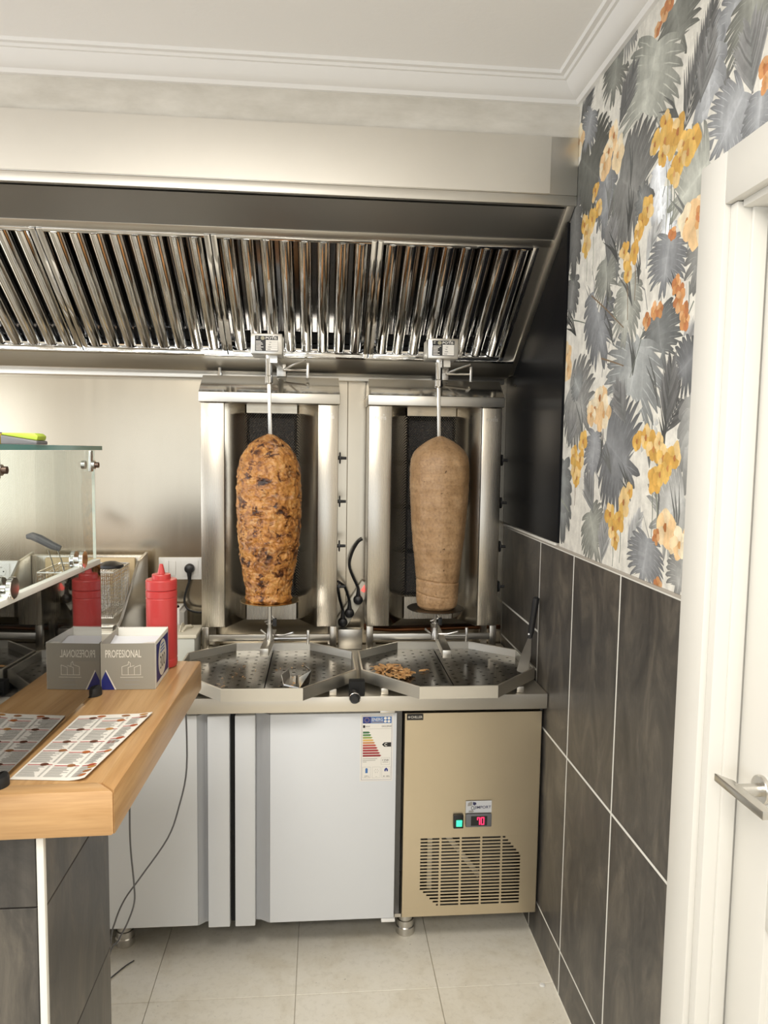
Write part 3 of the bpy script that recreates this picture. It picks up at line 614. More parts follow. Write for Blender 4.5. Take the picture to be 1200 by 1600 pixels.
for k in range(6): lab.poly(o, X3, Z3, [(.0555 + .0062*math.cos(k*PI/3) + .0014*math.cos(t), .035 + .0062*math.sin(k*PI/3) + .0014*math.sin(t)) for t in (0, PI/2, PI, 3*PI/2)], PRINT_G, .0002)
q(.0549, .0561, .034, .036, PRINT_G); q(.0535, .0575, .0145, .0155, PRINT_G)
lab.poly(o, X3, Z3, [(.0825, .033), (.0945, .033), (.0945, .040), (.0885, .046), (.0825, .040)], EN, .0002); q(.0875, .0895, .033, .038, PAPER, 2)
lab.text('40 - 80%', Vector(o) + Vector((.078, 0, .0135)), X3, Z3, .005, PRINT_K, .0002, .022)
lab.build('energy_label', dr, smooth=0, recalc=False)

# chiller panel with real slots
px0, px1, pz0, pz1 = .2835, .7555, .1285, .8485
mb = MB(); YP = 2.3625
def cell(x0, x1, z0, z1):
    if x1-x0 > 1e-5: mb.add([(x0, YP, z0), (x1, YP, z0), (x1, YP, z1), (x0, YP, z1)], [(0, 1, 2, 3)], STEEL_GOLD)
gz1, gz0 = .408, .160; NR = 21; pit = (gz1-gz0)/NR
cols = [(.346, .4105), (.418, .481), (.488, .5525), (.5595, .6235), (.6305, .694)]
cell(px0, px1, gz1+.0002, pz1); cell(px0, px1, pz0, gz0)
z = gz1
for r in range(NR):
    zt, zb = z, z - pit*.52
    sl_ = []
    for k, (a, b) in enumerate(cols):
        if k == 4 and r < 6: b = .640 + (.694-.640)*r/5.5
        if k == 0 and r > 15: a = .346 + (.4105-.346)*(r-15)/5.6
        if b - a > .004: sl_.append((a, b))
    xs_ = .346
    for a, b in sl_: cell(xs_, a, zb, zt); xs_ = b
    cell(xs_, .694, zb, zt); cell(.346, .694, z - pit, zb); z -= pit
cell(px0, .346, gz0+.0001, gz1+.0001); cell(.694, px1, gz0+.0001, gz1+.0001)
mb.box(px0, px0+.002, YP, YP+.022, pz0, pz1, STEEL_GOLD).box(px1-.002, px1, YP, YP+.022, pz0, pz1, STEEL_GOLD).box(px0, px1, YP, YP+.022, pz1-.002, pz1, STEEL_GOLD)
ch = mb.build('chiller_panel', fr, (.52, 2.36, .49), smooth=0)
sd = ch.modifiers.new('t', 'SOLIDIFY'); sd.thickness = .0018; sd.offset = -1
MB().box(.36, .70, 2.44, 2.46, .16, .44, DARK_STEEL).box(.376, .392, 2.40, 2.405, .20, .43, STEEL_S).build('condenser', fr)
MB().bar((.425, 2.402, .42), (.56, 2.402, .245), .004, .017, STEEL_S, up=(1, 0, .8)).build('fan_strut', fr)
# stickers, switch, display
st = MB().box(.2915, .3465, 2.3585, 2.36, .8245, .8445, BLACK, .0005)
st.text('CHILLER', (.3045, 2.3585, .8308), X3, Z3, .0085, PRINT_W, .0002, .039, bold=.01)
for k in range(3):
    c_, s_ = math.cos(k*PI/3), math.sin(k*PI/3); st.poly((.2985, 2.3585, .835), X3, Z3, [(c_*.0045-s_*.0006, s_*.0045+c_*.0006), (-c_*.0045-s_*.0006, -s_*.0045+c_*.0006), (-c_*.0045+s_*.0006, -s_*.0045-c_*.0006), (c_*.0045+s_*.0006, s_*.0045-c_*.0006)], PRINT_W, .0002)
st.build('name_plate', ch, smooth=0, recalc=False)
SILV = mat('silver_sticker', (.55, .56, .58), .4)
o = (.4985, 2.3592, .4955); st = MB().quad(o, X3, Z3, 0, .0895, 0, .0425, SILV, 0)
NVY = mat('dark_blue_ink', (.03, .03, .09), .5)
st.poly(o, X3, Z3, [(.006, .024), (.008, .036), (.018, .040), (.023, .038), (.021, .026)], PRINT_G, .0002)
st.poly(o, X3, Z3, [(.024, .030), (.025, .039), (.034, .037), (.037, .031), (.030, .026)], NVY, .0002)
st.poly(o, X3, Z3, [(.010, .002), (.011, .009), (.024, .009), (.029, .006), (.024, .001)], PRINT_G, .0002)
st.text('O', Vector(o) + Vector((.018, 0, .010)), X3, Z3, .015, PRINT_K, .0003, .011); st.text('JIMPORT', Vector(o) + Vector((.029, 0, .0115)), X3, Z3, .013, NVY, .0004, .058, bold=.012)
st.build('maker_sticker', ch, smooth=0, recalc=False)
mb = MB().box(.4985, .588, 2.352, 2.36, .4475, .4935, GREYP, .003)
mb.quad((.516, 2.352, .4535), X3, Z3, 0, .056, 0, .034, PRINT_K, .0003)
dp = mb.build('temperature_display', ch, (.54, 2.352, .47))
o_ = (.537, 2.3514, .4565); mb = MB()
def seg(x, y, w, h): mb.quad(o_, X3, Z3, x, x+w, y, y+h, GLOW_R, .0002)
seg(0, .0235, .010, .0035); seg(.0068, .0005, .0036, .0235); seg(-.0005, .017, .003, .008)
seg(.0125, .0005, .0036, .026); seg(.0215, .0005, .0036, .026); seg(.0135, 0, .0105, .0035); seg(.0135, .0235, .0105, .0035)
mb.build('digits', dp, smooth=0, recalc=False)
sw = MB().box(.4565, .4905, 2.352, 2.36, .4445, .4915, BLACK, .002).build('power_switch', ch, (.4735, 2.352, .468))
MB().prism([(.4655, 2.3515, .4515), (.4855, 2.3515, .4515), (.4855, 2.3490, .4745), (.4655, 2.3490, .4745)], (0, .004, 0), GLOW_G, .001).build('rocker', sw)
for lx, ly in ((.312, 2.475), (-.668, 2.475), (.70, 2.88), (-.9, 2.88), (.312, 2.88)):
    MB().lathe([(.026, .128), (.026, .055), (.030, .053), (.031, .032), (.0335, .028), (.034, .004), (.031, 0)], (lx, ly, 0), STEEL_S, 20).build('leg', fr, (lx, ly, 0))

# ---------------------------------------------------------------- vertical grills
def grill(cx, label, plate_z, plate_m, disc_c, arm0, arm1, rodx, boxx, tilt):
    g = thing('vertical_grill', label, 'kebab grill', (cx, 2.86, .918), 'vertical kebab grills on the counter')
    xl, xr = cx-.256, cx+.257; yf, ybk = 2.782, 2.955
    MB().box(xl+.004, xr-.004, 2.935, ybk, 1.045, 1.93, STEEL_V).build('back_panel', g)
    for s_ in (0, 1):
        a, b = (xl, xl+.087) if s_ == 0 else (xr-.077, xr)
        mb = MB().box(a, b, yf, yf+.012, 1.042, 1.892, STEEL_V, .002)
        oa = a if s_ == 0 else b-.008
        mb.box(oa, oa+.008, yf+.012, 2.935, 1.042, 1.892, STEEL_V)
        p = mb.build('front_column', g)
        ia = b if s_ == 0 else a; ib = cx-.098 if s_ == 0 else cx+.098
        e = .003 if s_ == 0 else -.003
        MB().prism([(ia, yf+.013, 1.036), (ib, 2.897, 1.05), (ib, 2.897, 1.90), (ia, yf+.013, 1.892)], (e, .010, 0), STEEL_REF).build('heat_reflector', g)
        t_ = MB().text('POTIS', ((a+b)/2, yf-.0002, 1.84), X3, Z3, .0115, STEEL_S, .0003, .044, True, .015)
        t_.poly(((a+b)/2 + .012, yf-.0002, 1.856), X3, Z3, [(-.004, 0), (.004, 0), (0, .007)], STEEL_S, .0003).build('embossed_name', p, smooth=0, recalc=False)
    MB().box(cx-.0975, cx+.0975, 2.893, 2.905, 1.862, 1.898, STEEL_WALL).build('top_rail', g)
    MB().box(cx-.0975, cx+.0975, 2.893, 2.905, 1.045, 1.135, STEEL_V).build('bottom_plate', g)
    MB().box(cx-.0975, cx+.0975, 2.924, 2.934, 1.136, 1.861, BLACK_M).build('burner_back', g)
    for k in range(4): MB().box(cx-.088, cx+.088, 2.910, 2.923, 1.15+.178*k, 1.31+.178*k, mat('ceramic_burner', (.045, .042, .04), .8), .003).build('burner', g)
    # expanded metal guard
    mb = MB(); nx, nz_ = 20, 66; w_ = .195; h_ = .726; vs = []; fs = []
    for j in range(nz_):
        z0 = 1.1355 + h_*j/nz_; z1 = 1.1355 + h_*(j+1)/nz_
        for i in range(nx):
            x0 = cx - w_/2 + w_*i/nx; x1 = x0 + w_/nx; xm = (x0+x1)/2; zm = (z0+z1)/2; t_ = .0011
            for A, B in (((x0, zm), (xm, z0)), ((xm, z0), (x1, zm)), ((x1, zm), (xm, z1)), ((xm, z1), (x0, zm))):
                k_ = len(vs); vs += [(A[0], 2.898, A[1]-t_), (B[0], 2.898, B[1]-t_), (B[0], 2.8965, B[1]+t_), (A[0], 2.8965, A[1]+t_)]; fs.append((k_, k_+1, k_+2, k_+3))
    mb.add(vs, fs, STEEL_S); gd = mb.build('mesh_guard', g, smooth=0, recalc=False); gd['kind'] = 'stuff'
    # hood cap
    MB().box(xl-.005, xr+.005, 2.768, 2.952, 1.894, 1.931, STEEL_H, .0015).build('cap_band', g)
    MB().add([(xl-.004, 2.770, 1.932), (xr+.004, 2.770, 1.932), (xr+.004, 2.95, 1.932), (xl-.004, 2.95, 1.932), (xl+.0, 2.846, 1.998), (xr-.0, 2.846, 1.998), (xr-.0, 2.95, 1.998), (xl+.0, 2.95, 1.998)], [(0, 1, 5, 4), (1, 2, 6, 5), (2, 3, 7, 6), (3, 0, 4, 7), (4, 5, 6, 7)], STEEL_CAP).build('sloping_cap', g)
    # knobs on the right side
    for kz in (1.692, 1.526, 1.354, 1.195):
        MB().lathe([(.007, .0), (.007, .004), (.022, .005), (.022, .010), (.006, .011), (.0055, .032)], (xr, 2.80, kz), BLACK, 14, (1, 0, 0)).build('knob', g, (xr, 2.80, kz))
    # foot frame
    for fx in (xl+.013, xr-.013): MB().box(fx-.013, fx+.013, 2.784, 2.80, .941, 1.041, STEEL_V, .0015).build('front_post', g)
    MB().box(xl+.026, xr-.026, 2.786, 2.797, .985, 1.010, STEEL_H, .001).build('cross_rail', g)
    for fx in (xl+.035, xr-.02): MB().box(fx-.012, fx+.012, 2.345, 2.93, .9185, .9395, STEEL_H, .0015).build('runner', g)
    for fx in (xl+.02, xr-.02): MB().box(fx-.012, fx+.012, 2.91, 2.935, .9395, 1.044, STEEL_V).build('rear_post', g)
    # sliding arm that carries the spit
    mb = MB().bar((*arm0, 1.020), (*arm1, 1.020), .030, .027, STEEL_RIM, .001); mb.build('spit_arm', g)
    sx, sy = disc_c; mb = MB()
    mb.tube([(sx, sy, 1.033), (sx, sy, plate_z-.004)], .0075, STEEL_S, 10)
    mb.lathe([(.013, 1.032), (.014, 1.05), (.010, 1.062), (.010, 1.075)], (sx, sy, 0), STEEL_S, 14).lathe([(.014, 1.092), (.014, 1.096)], (sx, sy, 0), STEEL_S, 14)
    mb.box(sx+.011, sx+.025, sy-.008, sy+.008, 1.085, 1.112, BLACK, .001)
    mb.bar((sx-.018, sy, 1.100), (sx+.012, sy-.004, 1.112), .004, .004, STEEL_S).bar((sx-.006, sy, 1.14), (sx+.016, sy, 1.112), .003, .003, STEEL_S)
    mb.build('spit_bearing', g)
    mb = MB().tube([(sx+.012, sy+.02, 1.046), (sx+.05, sy+.01, 1.048), (sx+.085, sy-.01, 1.062)], .0042, STEEL_S, 8).tube([(sx-.010, sy+.02, 1.046), (sx-.034, sy+.02, 1.066)], .004, STEEL_S, 8)
    mb.build('clamp_lever', g)
    ty = arm0[1]*.5 + arm1[1]*.5 + .05
    mb = MB().tube([(sx+.008, ty, 1.022), (sx+.135, ty, 1.022)], .0055, STEEL_S, 10).lathe([(.009, 0), (.009, .014)], (sx+.012, ty, 1.022), STEEL_S, 10, (1, 0, 0)).box(sx+.132, sx+.142, ty-.006, ty+.006, .998, 1.052, STEEL_S, .002)
    mb.build('stop_handle', g)
    MB().lathe([(.001, plate_z-.0012), (.104, plate_z-.0012), (.105, plate_z), (.104, plate_z+.0012), (.001, plate_z+.0012)], (sx, sy, 0), plate_m, 44).build('spit_plate', g)
    # spit rod, motor box and its arm
    rx0, rx1 = rodx
    mb = MB().lathe([(.0125, 0), (.0125, -.075), (.0145, -.078), (.0145, -.10), (.012, -.104)], (rx1, 2.62, 2.054), CHROME, 18)
    mb.bar((rx1, 2.62, 1.955), (rx0, 2.62, 1.765), .0125, .0125, STEEL_S, .001, (1, 0, 0)).build('spit_rod', g)
    bx = boxx
    bw = MB().box(bx-.0535, bx+.0535, 2.555, 2.665, 2.045, 2.115, STEEL_S, .003).build('motor_box', g, (bx, 2.6, 2.045))
    st = MB().quad((bx-.039, 2.555, 2.055), X3, Z3, 0, .078, 0, .052, PRINT_K, .0003); o = Vector((bx-.039, 2.5546, 2.055))
    st.quad(o, X3, Z3, .0365, .077, .002, .038, PAPER, .0001)
    st.text('POTIS', o + Vector((.036, 0, .0405)), X3, Z3, .0085, PAPER, .0002, .038, bold=.02).poly(o, X3, Z3, [(.060, .050), (.066, .050), (.063, .0535)], PAPER, .0002)
    st.poly(o, X3, Z3, [(.026 + .007*math.cos(t), .044 + .0065*math.sin(t)) for t in [k*PI/8 for k in range(16)]], mat('logo_ink', (.35, .32, .22), .5), .0002)
    for k in range(7): st.quad(o, X3, Z3, .003, .003 + R.uniform(.016, .031), .003+.0048*k, .0052+.0048*k, PAPER, .0002)
    for k in range(4): st.quad(o, X3, Z3, .0375, .076, .010+.007*k, .0104+.007*k, PRINT_K, .0002); st.quad(o, X3, Z3, .042+.002*k, .053+.003*(k % 2), .005+.008*k, .0075+.008*k, PRINT_G, .0002)
    for a, b in ((.004, .010), (.005, .0085)): st.quad(o, X3, Z3, a, a+.007, .042 if b > .009 else .047, .0435 if b > .009 else .0485, PAPER, .0002)
    st.build('rating_plate', bw, smooth=0, recalc=False)
    mb = MB().bar((bx+.022, 2.62, 2.036), (bx+.022+tilt, 2.90, 2.036), .020, .017, STEEL_S, .001).box(bx+.006+tilt, bx+.040+tilt, 2.84, 2.92, 1.999, 2.045, STEEL_S, .001).box(bx+.010, bx+.034, 2.60, 2.64, 2.022, 2.0445, STEEL_S)
    mb.build('motor_arm', g)
    mb = MB().tube([(bx+.03+tilt, 2.83, 2.022), (bx+.125+tilt, 2.82, 2.022)], .0045, STEEL_S, 8).tube([(bx+.035+tilt, 2.835, 2.026), (bx+.07+tilt, 2.81, 2.040), (bx+.115+tilt, 2.78, 2.055)], .0040, STEEL_S, 8).box(bx+.118+tilt, bx+.129+tilt, 2.814, 2.826, 1.992, 2.05, STEEL_S, .002)
    mb.build('motor_clamp', g)
    return g
BRASSY = mat('fat_browned_steel', (.52, .38, .18), .25, 1.)
grill(-.194, 'left kebab grill of the pair, roasting the orange chicken cone, gold plate under the meat', 1.179, BRASSY, (-.182, 2.62), (-.181, 2.775), (-.193, 2.50), (-.181, -.186), -.190, .012)
grill(.435, 'right kebab grill of the pair, beside the dark tiles, dark plate under the brown cone', 1.149, mat('dark_browned_steel', (.16, .14, .12), .3, 1.), (.4215, 2.62), (.457, 2.86), (.440, 2.46), (.4215, .4165), .420, .03)
MB().lathe([(.010, 0), (.010, .012), (.007, .013), (.007, .03)], (-.39, 2.87, 2.0), CHROME, 12).build('gas_plug', [o for o in C.objects if o.name == 'vertical_grill'][0])

# ---------------------------------------------------------------- meat cones
def cone(name, label, prof, cx, m, kind):
    nr, nh = 210, 250; zs = [p[0] for p in prof]; mb = MB(); vs = []; fs = []
    def rad(z):
        for (za, ra), (zb_, rb) in zip(prof, prof[1:]):
            if za >= z >= zb_: f = (za - z)/(za - zb_); return ra + (rb - ra)*f
        return prof[-1][1]
    for j in range(nh+1):
        f = j/nh; z = zs[0] + (zs[-1] - zs[0])*(f if kind else f); r0 = sum(rad(min(zs[0], max(zs[-1], z + d))) for d in (-.008, -.004, 0, .004, .008))/5 if .01 < f < .97 else rad(z)
        for i in range(nr):
            a = 2*PI*i/nr; d = Vector((math.cos(a), math.sin(a), 0)); p = Vector((cx, 2.62, z)) + d*r0; q = p - Vector((cx, 2.62, 0))
            if kind == 0:
                e = noise.fractal(q*26, 1., 2.1, 4)*.0042 + (noise.cell(Vector((q.x*75 + 3*noise.noise(q*30), q.y*75, q.z*82 + 2*noise.noise(q*26))))-.5)*.0022 + noise.noise(q*7)*.004 + noise.noise(q*120)*.0012
            else:
                e = noise.noise(q*5)*.0022 + noise.fractal(q*40, 1, 2, 3)*.0008 + .0012*noise.noise(Vector((q.x*4, q.y*4, q.z*55)))
                th = math.atan2(q.y, q.x) + PI/2; fz = 1.255 - .006*math.sin(th*1.4) + .003*noise.noise(q*20)
                e -= .0045*math.exp(-((z - fz)/.0028)**2)
                fz = 1.205 - .01*math.sin(th*1.1 + .6); e -= .003*math.exp(-((z - fz)/.0025)**2)*(1 if th < .3 else .3)
                e += .0015*math.cos(th*9)*.5
            vs.append((p + d*e*min(1, r0/.04))[:])
    for j in range(nh):
        for i in range(nr): fs.append((j*nr+i, j*nr+(i+1) % nr, (j+1)*nr+(i+1) % nr, (j+1)*nr+i))
    fs += [list(range(nr))[::-1], list(range(nh*nr, (nh+1)*nr))]
    mb.add(vs, fs, m); return tag(mb.build(name, None, (cx, 2.62, zs[-1]), smooth=60), label, 'kebab cone')
cone('chicken_cone', 'tall orange and charred chicken kebab cone on the left spit', [(1.776, .005), (1.769, .022), (1.761, .037), (1.744, .061), (1.719, .085), (1.694, .100), (1.669, .108), (1.638, .113), (1.576, .1155), (1.513, .1145), (1.45, .1115), (1.386, .1065), (1.323, .099), (1.259, .089), (1.227, .083), (1.205, .079), (1.190, .083), (1.1808, .078)], -.1845, CHICKEN, 0)
cone('minced_meat_cone', 'smooth brown minced meat kebab cone on the right spit', [(1.778, .007), (1.771, .025), (1.764, .041), (1.742, .072), (1.721, .0935), (1.699, .104), (1.656, .1075), (1.583, .1065), (1.474, .1005), (1.4, .094), (1.327, .0865), (1.267, .080), (1.253, .0785), (1.178, .0755), (1.16, .072), (1.1506, .062)], .4265, BEEF, 1)

# ---------------------------------------------------------------- octagonal drip trays
OCT = [(-.126, 0), (.126, 0), (.301, .19), (.301, .42), (.142, .548), (-.142, .548), (-.301, .42), (-.301, .19)]
def inset(d):
    n = len(OCT); out = []
    for i in range(n):
        p = Vector(OCT[i]); a = (p - Vector(OCT[i-1])).normalized(); b = (Vector(OCT[(i+1) % n]) - p).normalized()
        na = Vector((-a.y, a.x)); nb = Vector((-b.y, b.x)); k = (na + nb); k = k / max(.2, 1 + na.dot(nb)); out.append(p + k*d)
    return out
def tray(cx, y0, label, slit):
    t = thing('drip_tray', label, 'drip tray', (cx, y0 + .27, .94), 'octagonal drip trays under the cones')
    mb = MB(); rings = [(.010, .9402), (.0, .9435), (0, .982), (.0015, .9835), (.006, .9835), (.0075, .982), (.009, .9475), (.012, .9465)]
    vs = []; n = 8
    for d, z in rings: vs += [(cx + p.x, y0 + p.y, z) for p in inset(d)]
    fs = [(r*n+i, r*n+(i+1) % n, (r+1)*n+(i+1) % n, (r+1)*n+i) for r in range(len(rings)-1) for i in range(n)]
    fs += [list(range(n))[::-1], list(range((len(rings)-1)*n, len(rings)*n))]
    mb.add(vs, fs[:-1], STEEL_RIM); mb.add([(cx + p.x, y0 + p.y, .9467) for p in inset(.0095)], [list(range(8))], BLACK_M); mb.build('tray', t, smooth=20)  # black sheet below the plates paints the shadow in their holes
    for side in (-1, 1):     # two perforated half plates
        bm = bmesh.new(); px_, py_ = .0345, .0215; hw, hh = .0058, .0036
        for i in range(10):
            for j in range(27):
                x0 = .002*side + side*(i*px_); x0 = x0 if side > 0 else x0 - px_; ya = -.01 + j*py_
                cxx, cyy = x0 + px_/2, ya + py_/2
                co = [(x0, ya), (x0+px_/2, ya), (x0+px_, ya), (x0+px_, ya+py_/2), (x0+px_, ya+py_), (x0+px_/2, ya+py_), (x0, ya+py_), (x0, ya+py_/2)]
                if (i + j) % 2 or j % 2 == 0 and False:
                    bm.faces.new([bm.verts.new((cx+a, y0+b, .955)) for a, b in (co[0], co[2], co[4], co[6])]); continue
                ho = [(cxx - hw*.75, cyy - hh*.75), (cxx, cyy-hh), (cxx + hw*.75, cyy - hh*.75), (cxx + hw, cyy), (cxx + hw*.75, cyy + hh*.75), (cxx, cyy+hh), (cxx - hw*.75, cyy + hh*.75), (cxx - hw, cyy)]
                A = [bm.verts.new((cx+a, y0+b, .955)) for a, b in co]; B = [bm.verts.new((cx+a, y0+b, .955)) for a, b in ho]
                for k in range(8): bm.faces.new((A[k], A[(k+1) % 8], B[(k+1) % 8], B[k]))
        bmesh.ops.remove_doubles(bm, verts=bm.verts[:], dist=1e-5)
        ins = inset(.0095)
        for i in range(8):
            a, b = ins[i], ins[(i+1) % 8]; d = (b-a).normalized(); nrm = (d.y, -d.x, 0)
            bmesh.ops.bisect_plane(bm, geom=bm.verts[:] + bm.edges[:] + bm.faces[:], plane_co=(cx+a.x, y0+a.y, 0), plane_no=nrm, clear_outer=True)
        me = bpy.data.meshes.new('perforated_plate'); bm.normal_update()
        for f in bm.faces:
            if f.normal.z < 0: f.normal_flip()
        for v in bm.verts: v.co -= Vector((cx, y0 + .27, .94))
        bm.to_mesh(me); bm.free(); me.materials.append(STEEL_D)
        o = link('perforated_plate', me, t, (cx, y0 + .27, .94)); sd = o.modifiers.new('t', 'SOLIDIFY'); sd.thickness = .0012; sd.offset = -1
    return t
tray(-.178, 2.224, 'octagonal steel drip tray under the orange chicken cone, a bent scoop lying in it', 0)
tray(.439, 2.224, 'octagonal steel drip tray under the brown meat cone, a heap of shavings in it', 0)
TZ_ = .9553

mb = MB()
def sheet(mb, grid, m, th=.0016):
    nu, nv = len(grid), len(grid[0]); vs = [p for r in grid for p in r]; lo = [(x, y, z-th) for x, y, z in vs]; n = nu*nv
    fs = []
    for i in range(nu-1):
        for j in range(nv-1):
            a = i*nv+j; fs += [(a, a+1, a+nv+1, a+nv), (n+a, n+a+nv, n+a+nv+1, n+a+1)]
    for i in range(nu-1): fs += [(i*nv, (i+1)*nv, n+(i+1)*nv, n+i*nv), (i*nv+nv-1, n+i*nv+nv-1, n+(i+1)*nv+nv-1, (i+1)*nv+nv-1)]
    for j in range(nv-1): fs += [(j, n+j, n+j+1, j+1), ((nu-1)*nv+j, (nu-1)*nv+j+1, n+(nu-1)*nv+j+1, n+(nu-1)*nv+j)]
    return mb.add(vs + lo, fs, m)
# bent scoop: shallow pan with an upturned rear wall
x0, y0 = -.085, 2.36
mb.prism([(-.118, 2.350, TZ_+.0002), (-.066, 2.310, TZ_+.0002), (-.036, 2.365, TZ_+.0002), (-.048, 2.45, TZ_+.0002), (-.10, 2.43, TZ_+.0002)], (0, 0, .0015), CHROME)
mb.prism([(-.066, 2.310, TZ_+.001), (-.036, 2.365, TZ_+.001), (-.030, 2.372, TZ_+.040), (-.068, 2.335, TZ_+.030)], (.0015, -.0012, 0), CHROME)
mb.prism([(-.036, 2.365, TZ_+.001), (-.048, 2.45, TZ_+.001), (-.050, 2.455, TZ_+.030), (-.030, 2.372, TZ_+.040)], (.0015, 0, 0), CHROME)
mb.prism([(-.118, 2.350, TZ_+.001), (-.10, 2.43, TZ_+.001), (-.104, 2.432, TZ_+.028), (-.124, 2.345, TZ_+.034)], (-.0015, 0, 0), STEEL_S)
tag(mb.build('metal_scoop', None, (x0, y0, TZ_), smooth=15), 'small bent shiny steel scoop lying in the left drip tray', 'scoop')
# shavings
def shaving(mb, x, y, z, s):
    a = R.uniform(0, 6.3); d = Vector((math.cos(a), math.sin(a), R.uniform(-.2, .3))).normalized(); sd = d.cross(Vector((R.uniform(-.4, .4), R.uniform(-.4, .4), 1))).normalized(); u = sd.cross(d)
    L = s*R.uniform(.7, 1.5); w = s*R.uniform(.25, .5); t = s*.09; vs = []; fs = []
    for k in range(5):
        f = k/4 - .5; c = Vector((x, y, z)) + d*L*f + u*(s*.35*(.25 - f*f))
        ww = w*(1 - 1.6*f*f)*R.uniform(.8, 1.2)
        vs += [(c + sd*ww*.5 + u*t*R.uniform(.3, 1.2))[:], (c - sd*ww*.5 + u*t)[:], (c - sd*ww*.5 - u*t*.2)[:], (c + sd*ww*.5 - u*t*.2)[:]]
    for k in range(4):
        for j in range(4): fs.append((k*4+j, k*4+(j+1) % 4, k*4+4+(j+1) % 4, k*4+4+j))
    fs += [(0, 1, 2, 3), (19, 18, 17, 16)]
    mb.add(vs, fs, SCRAP)
mb = MB()
for k in range(190):
    a = R.uniform(0, 6.3); r = R.uniform(0, 1)**.7; x = .248 + .068*r*math.cos(a); y = 2.44 + .058*r*math.sin(a); y += (x-.248)*-.25
    shaving(mb, x, y, TZ_ + .006 + R.uniform(0, .026)*(1-r*r), R.uniform(.014, .026))
for x, y in ((.200, 2.522), (.185, 2.52), (.245, 2.53), (.252, 2.525), (.362, 2.475), (.374, 2.478), (.356, 2.47)): shaving(mb, x, y, TZ_+.0035, .018)
o = tag(mb.build('meat_shavings', None, (.248, 2.44, TZ_), smooth=40), 'heap of golden shaved meat strips lying in the right drip tray', 'meat'); o['kind'] = 'stuff'
mb = MB()
for k in range(26): shaving(mb, R.uniform(-.33, -.05), R.uniform(2.3, 2.62), TZ_+.0018, R.uniform(.004, .010))
o = tag(mb.build('meat_crumbs', None, (-.19, 2.45, TZ_), smooth=40), 'sparse tan meat crumbs scattered over the left drip tray plate', 'crumbs'); o['kind'] = 'stuff'

# black-handled electric knife lying between the trays
kt = thing('electric_knife', 'black handled tool with a silver ring poking out between the two drip trays', 'knife', (.11, 2.42, .9185))
MB().lathe([(.010, -.003), (.0155, .004), (.018, .02), (.018, .048), (.0115, .060), (.0105, .24)], (.112, 2.268, .930), BLACK, 20, (.0, 1, .0)).build('handle', kt)
MB().lathe([(.0172, .0), (.0186, .001), (.0186, .004), (.0178, .005)], (.112, 2.276, .930), CHROME, 22, (0, 1, 0), False).build('silver_ring', kt)
MB().prism([(.112, 2.51, .936), (.112, 2.62, .936), (.112, 2.70, .932), (.112, 2.70, .926), (.112, 2.51, .924)], (.002, 0, 0), STEEL_S).build('blade', kt)
MB().box(.096, .148, 2.336, 2.372, .9185, .966, BLACK_M, .003).build('motor_housing', kt)

# long spatula leaning on the tiled wall
sp = thing('spatula', 'long steel spatula with a black handle leaning on the dark tiles in the right tray', 'spatula', (.71, 2.47, TZ_))
A = Vector((.703, 2.44, TZ_+.001)); B = Vector((.735, 2.462, 1.085)); D = Vector((.7455, 2.442, 1.225))
d = (B - A).normalized(); sd = d.cross(Vector((-.95, -.30, .1))).normalized(); nn = sd.cross(d)
vs = []
for f, w in ((0, .030), (.03, .034), (.5, .027), (.85, .012), (1.0, .006)):
    c = A + (B-A)*f
    for a, b in ((1, 1), (-1, 1), (-1, -1), (1, -1)): vs.append((c + sd*w*a + nn*.0007*b)[:])
fs = [(k*4+j, k*4+(j+1) % 4, k*4+4+(j+1) % 4, k*4+4+j) for k in range(4) for j in range(4)] + [(0, 1, 2, 3), (19, 18, 17, 16)]
MB().add(vs, fs, STEEL_S).build('blade', sp, smooth=20)
hp = [B - d*.012, B + (D-B)*.05, B + (D-B)*.3, B + (D-B)*.6, B + (D-B)*.85, B + (D-B)*.97, D]
mb = MB().tube(hp, [.008, .0105, .0115, .011, .0125, .0115, .005], BLACK, 14); mb.lathe([(.0032, 0), (.0032, .0008)], B + (D-B)*.04 + Vector((-.0085, -.0075, 0)), STEEL_S, 8, (-.7, -.7, .1)); mb.build('handle', sp)

# ---------------------------------------------------------------- behind the grills: bins, sockets, cords
bn = thing('lidded_bin', 'cream plastic container with a looped lid handle beside the left grill', 'container', (-.54, 2.77, .918))
MB().box(-.612, -.462, 2.698, 2.842, .9185, 1.021, mat('pale_grey_plastic', (.62, .64, .60), .4), .006).build('body', bn)
MB().box(-.620, -.454, 2.69, 2.85, 1.0215, 1.036, CREAM, .004).build('lid', bn)
mb = MB(); pts = [(-.522 + .012*t_, 2.735 + .075*t_ - .015*math.sin(t_*PI), 1.0365 + .024*math.sin(min(1, t_*1.15)*PI)) for t_ in [k/8 for k in range(9)]]
for a, b in zip(pts, pts[1:]): mb.bar(a, b, .015, .002, CREAM, 0, (1, 0, .001))
mb.tube([(-.514, 2.735, 1.0375), (-.506, 2.77, 1.050), (-.492, 2.785, 1.048), (-.490, 2.81, 1.0375)], .0048, CREAM, 8)
mb.build('lid_handle', bn)
b2 = thing('storage_box', 'small white plastic box with a black knob behind the cream container', 'box', (-.61, 2.92, .918))
MB().box(-.672, -.548, 2.866, 2.972, .9185, 1.095, WHITE, .004).build('body', b2)
MB().prism([(-.5475, 2.868, 1.085), (-.536, 2.89, 1.075), (-.536, 2.965, 1.075), (-.5475, 2.965, 1.085)], (0, 0, -.09), WHITE).build('side_flap', b2)
MB().lathe([(.024, 0), (.020, .007), (.006, .010), (.0055, .016), (.008, .018), (.006, .025), (.001, .026)], (-.578, 2.90, 1.0955), BLACK, 16).build('knob', b2, (-.578, 2.90, 1.0955))

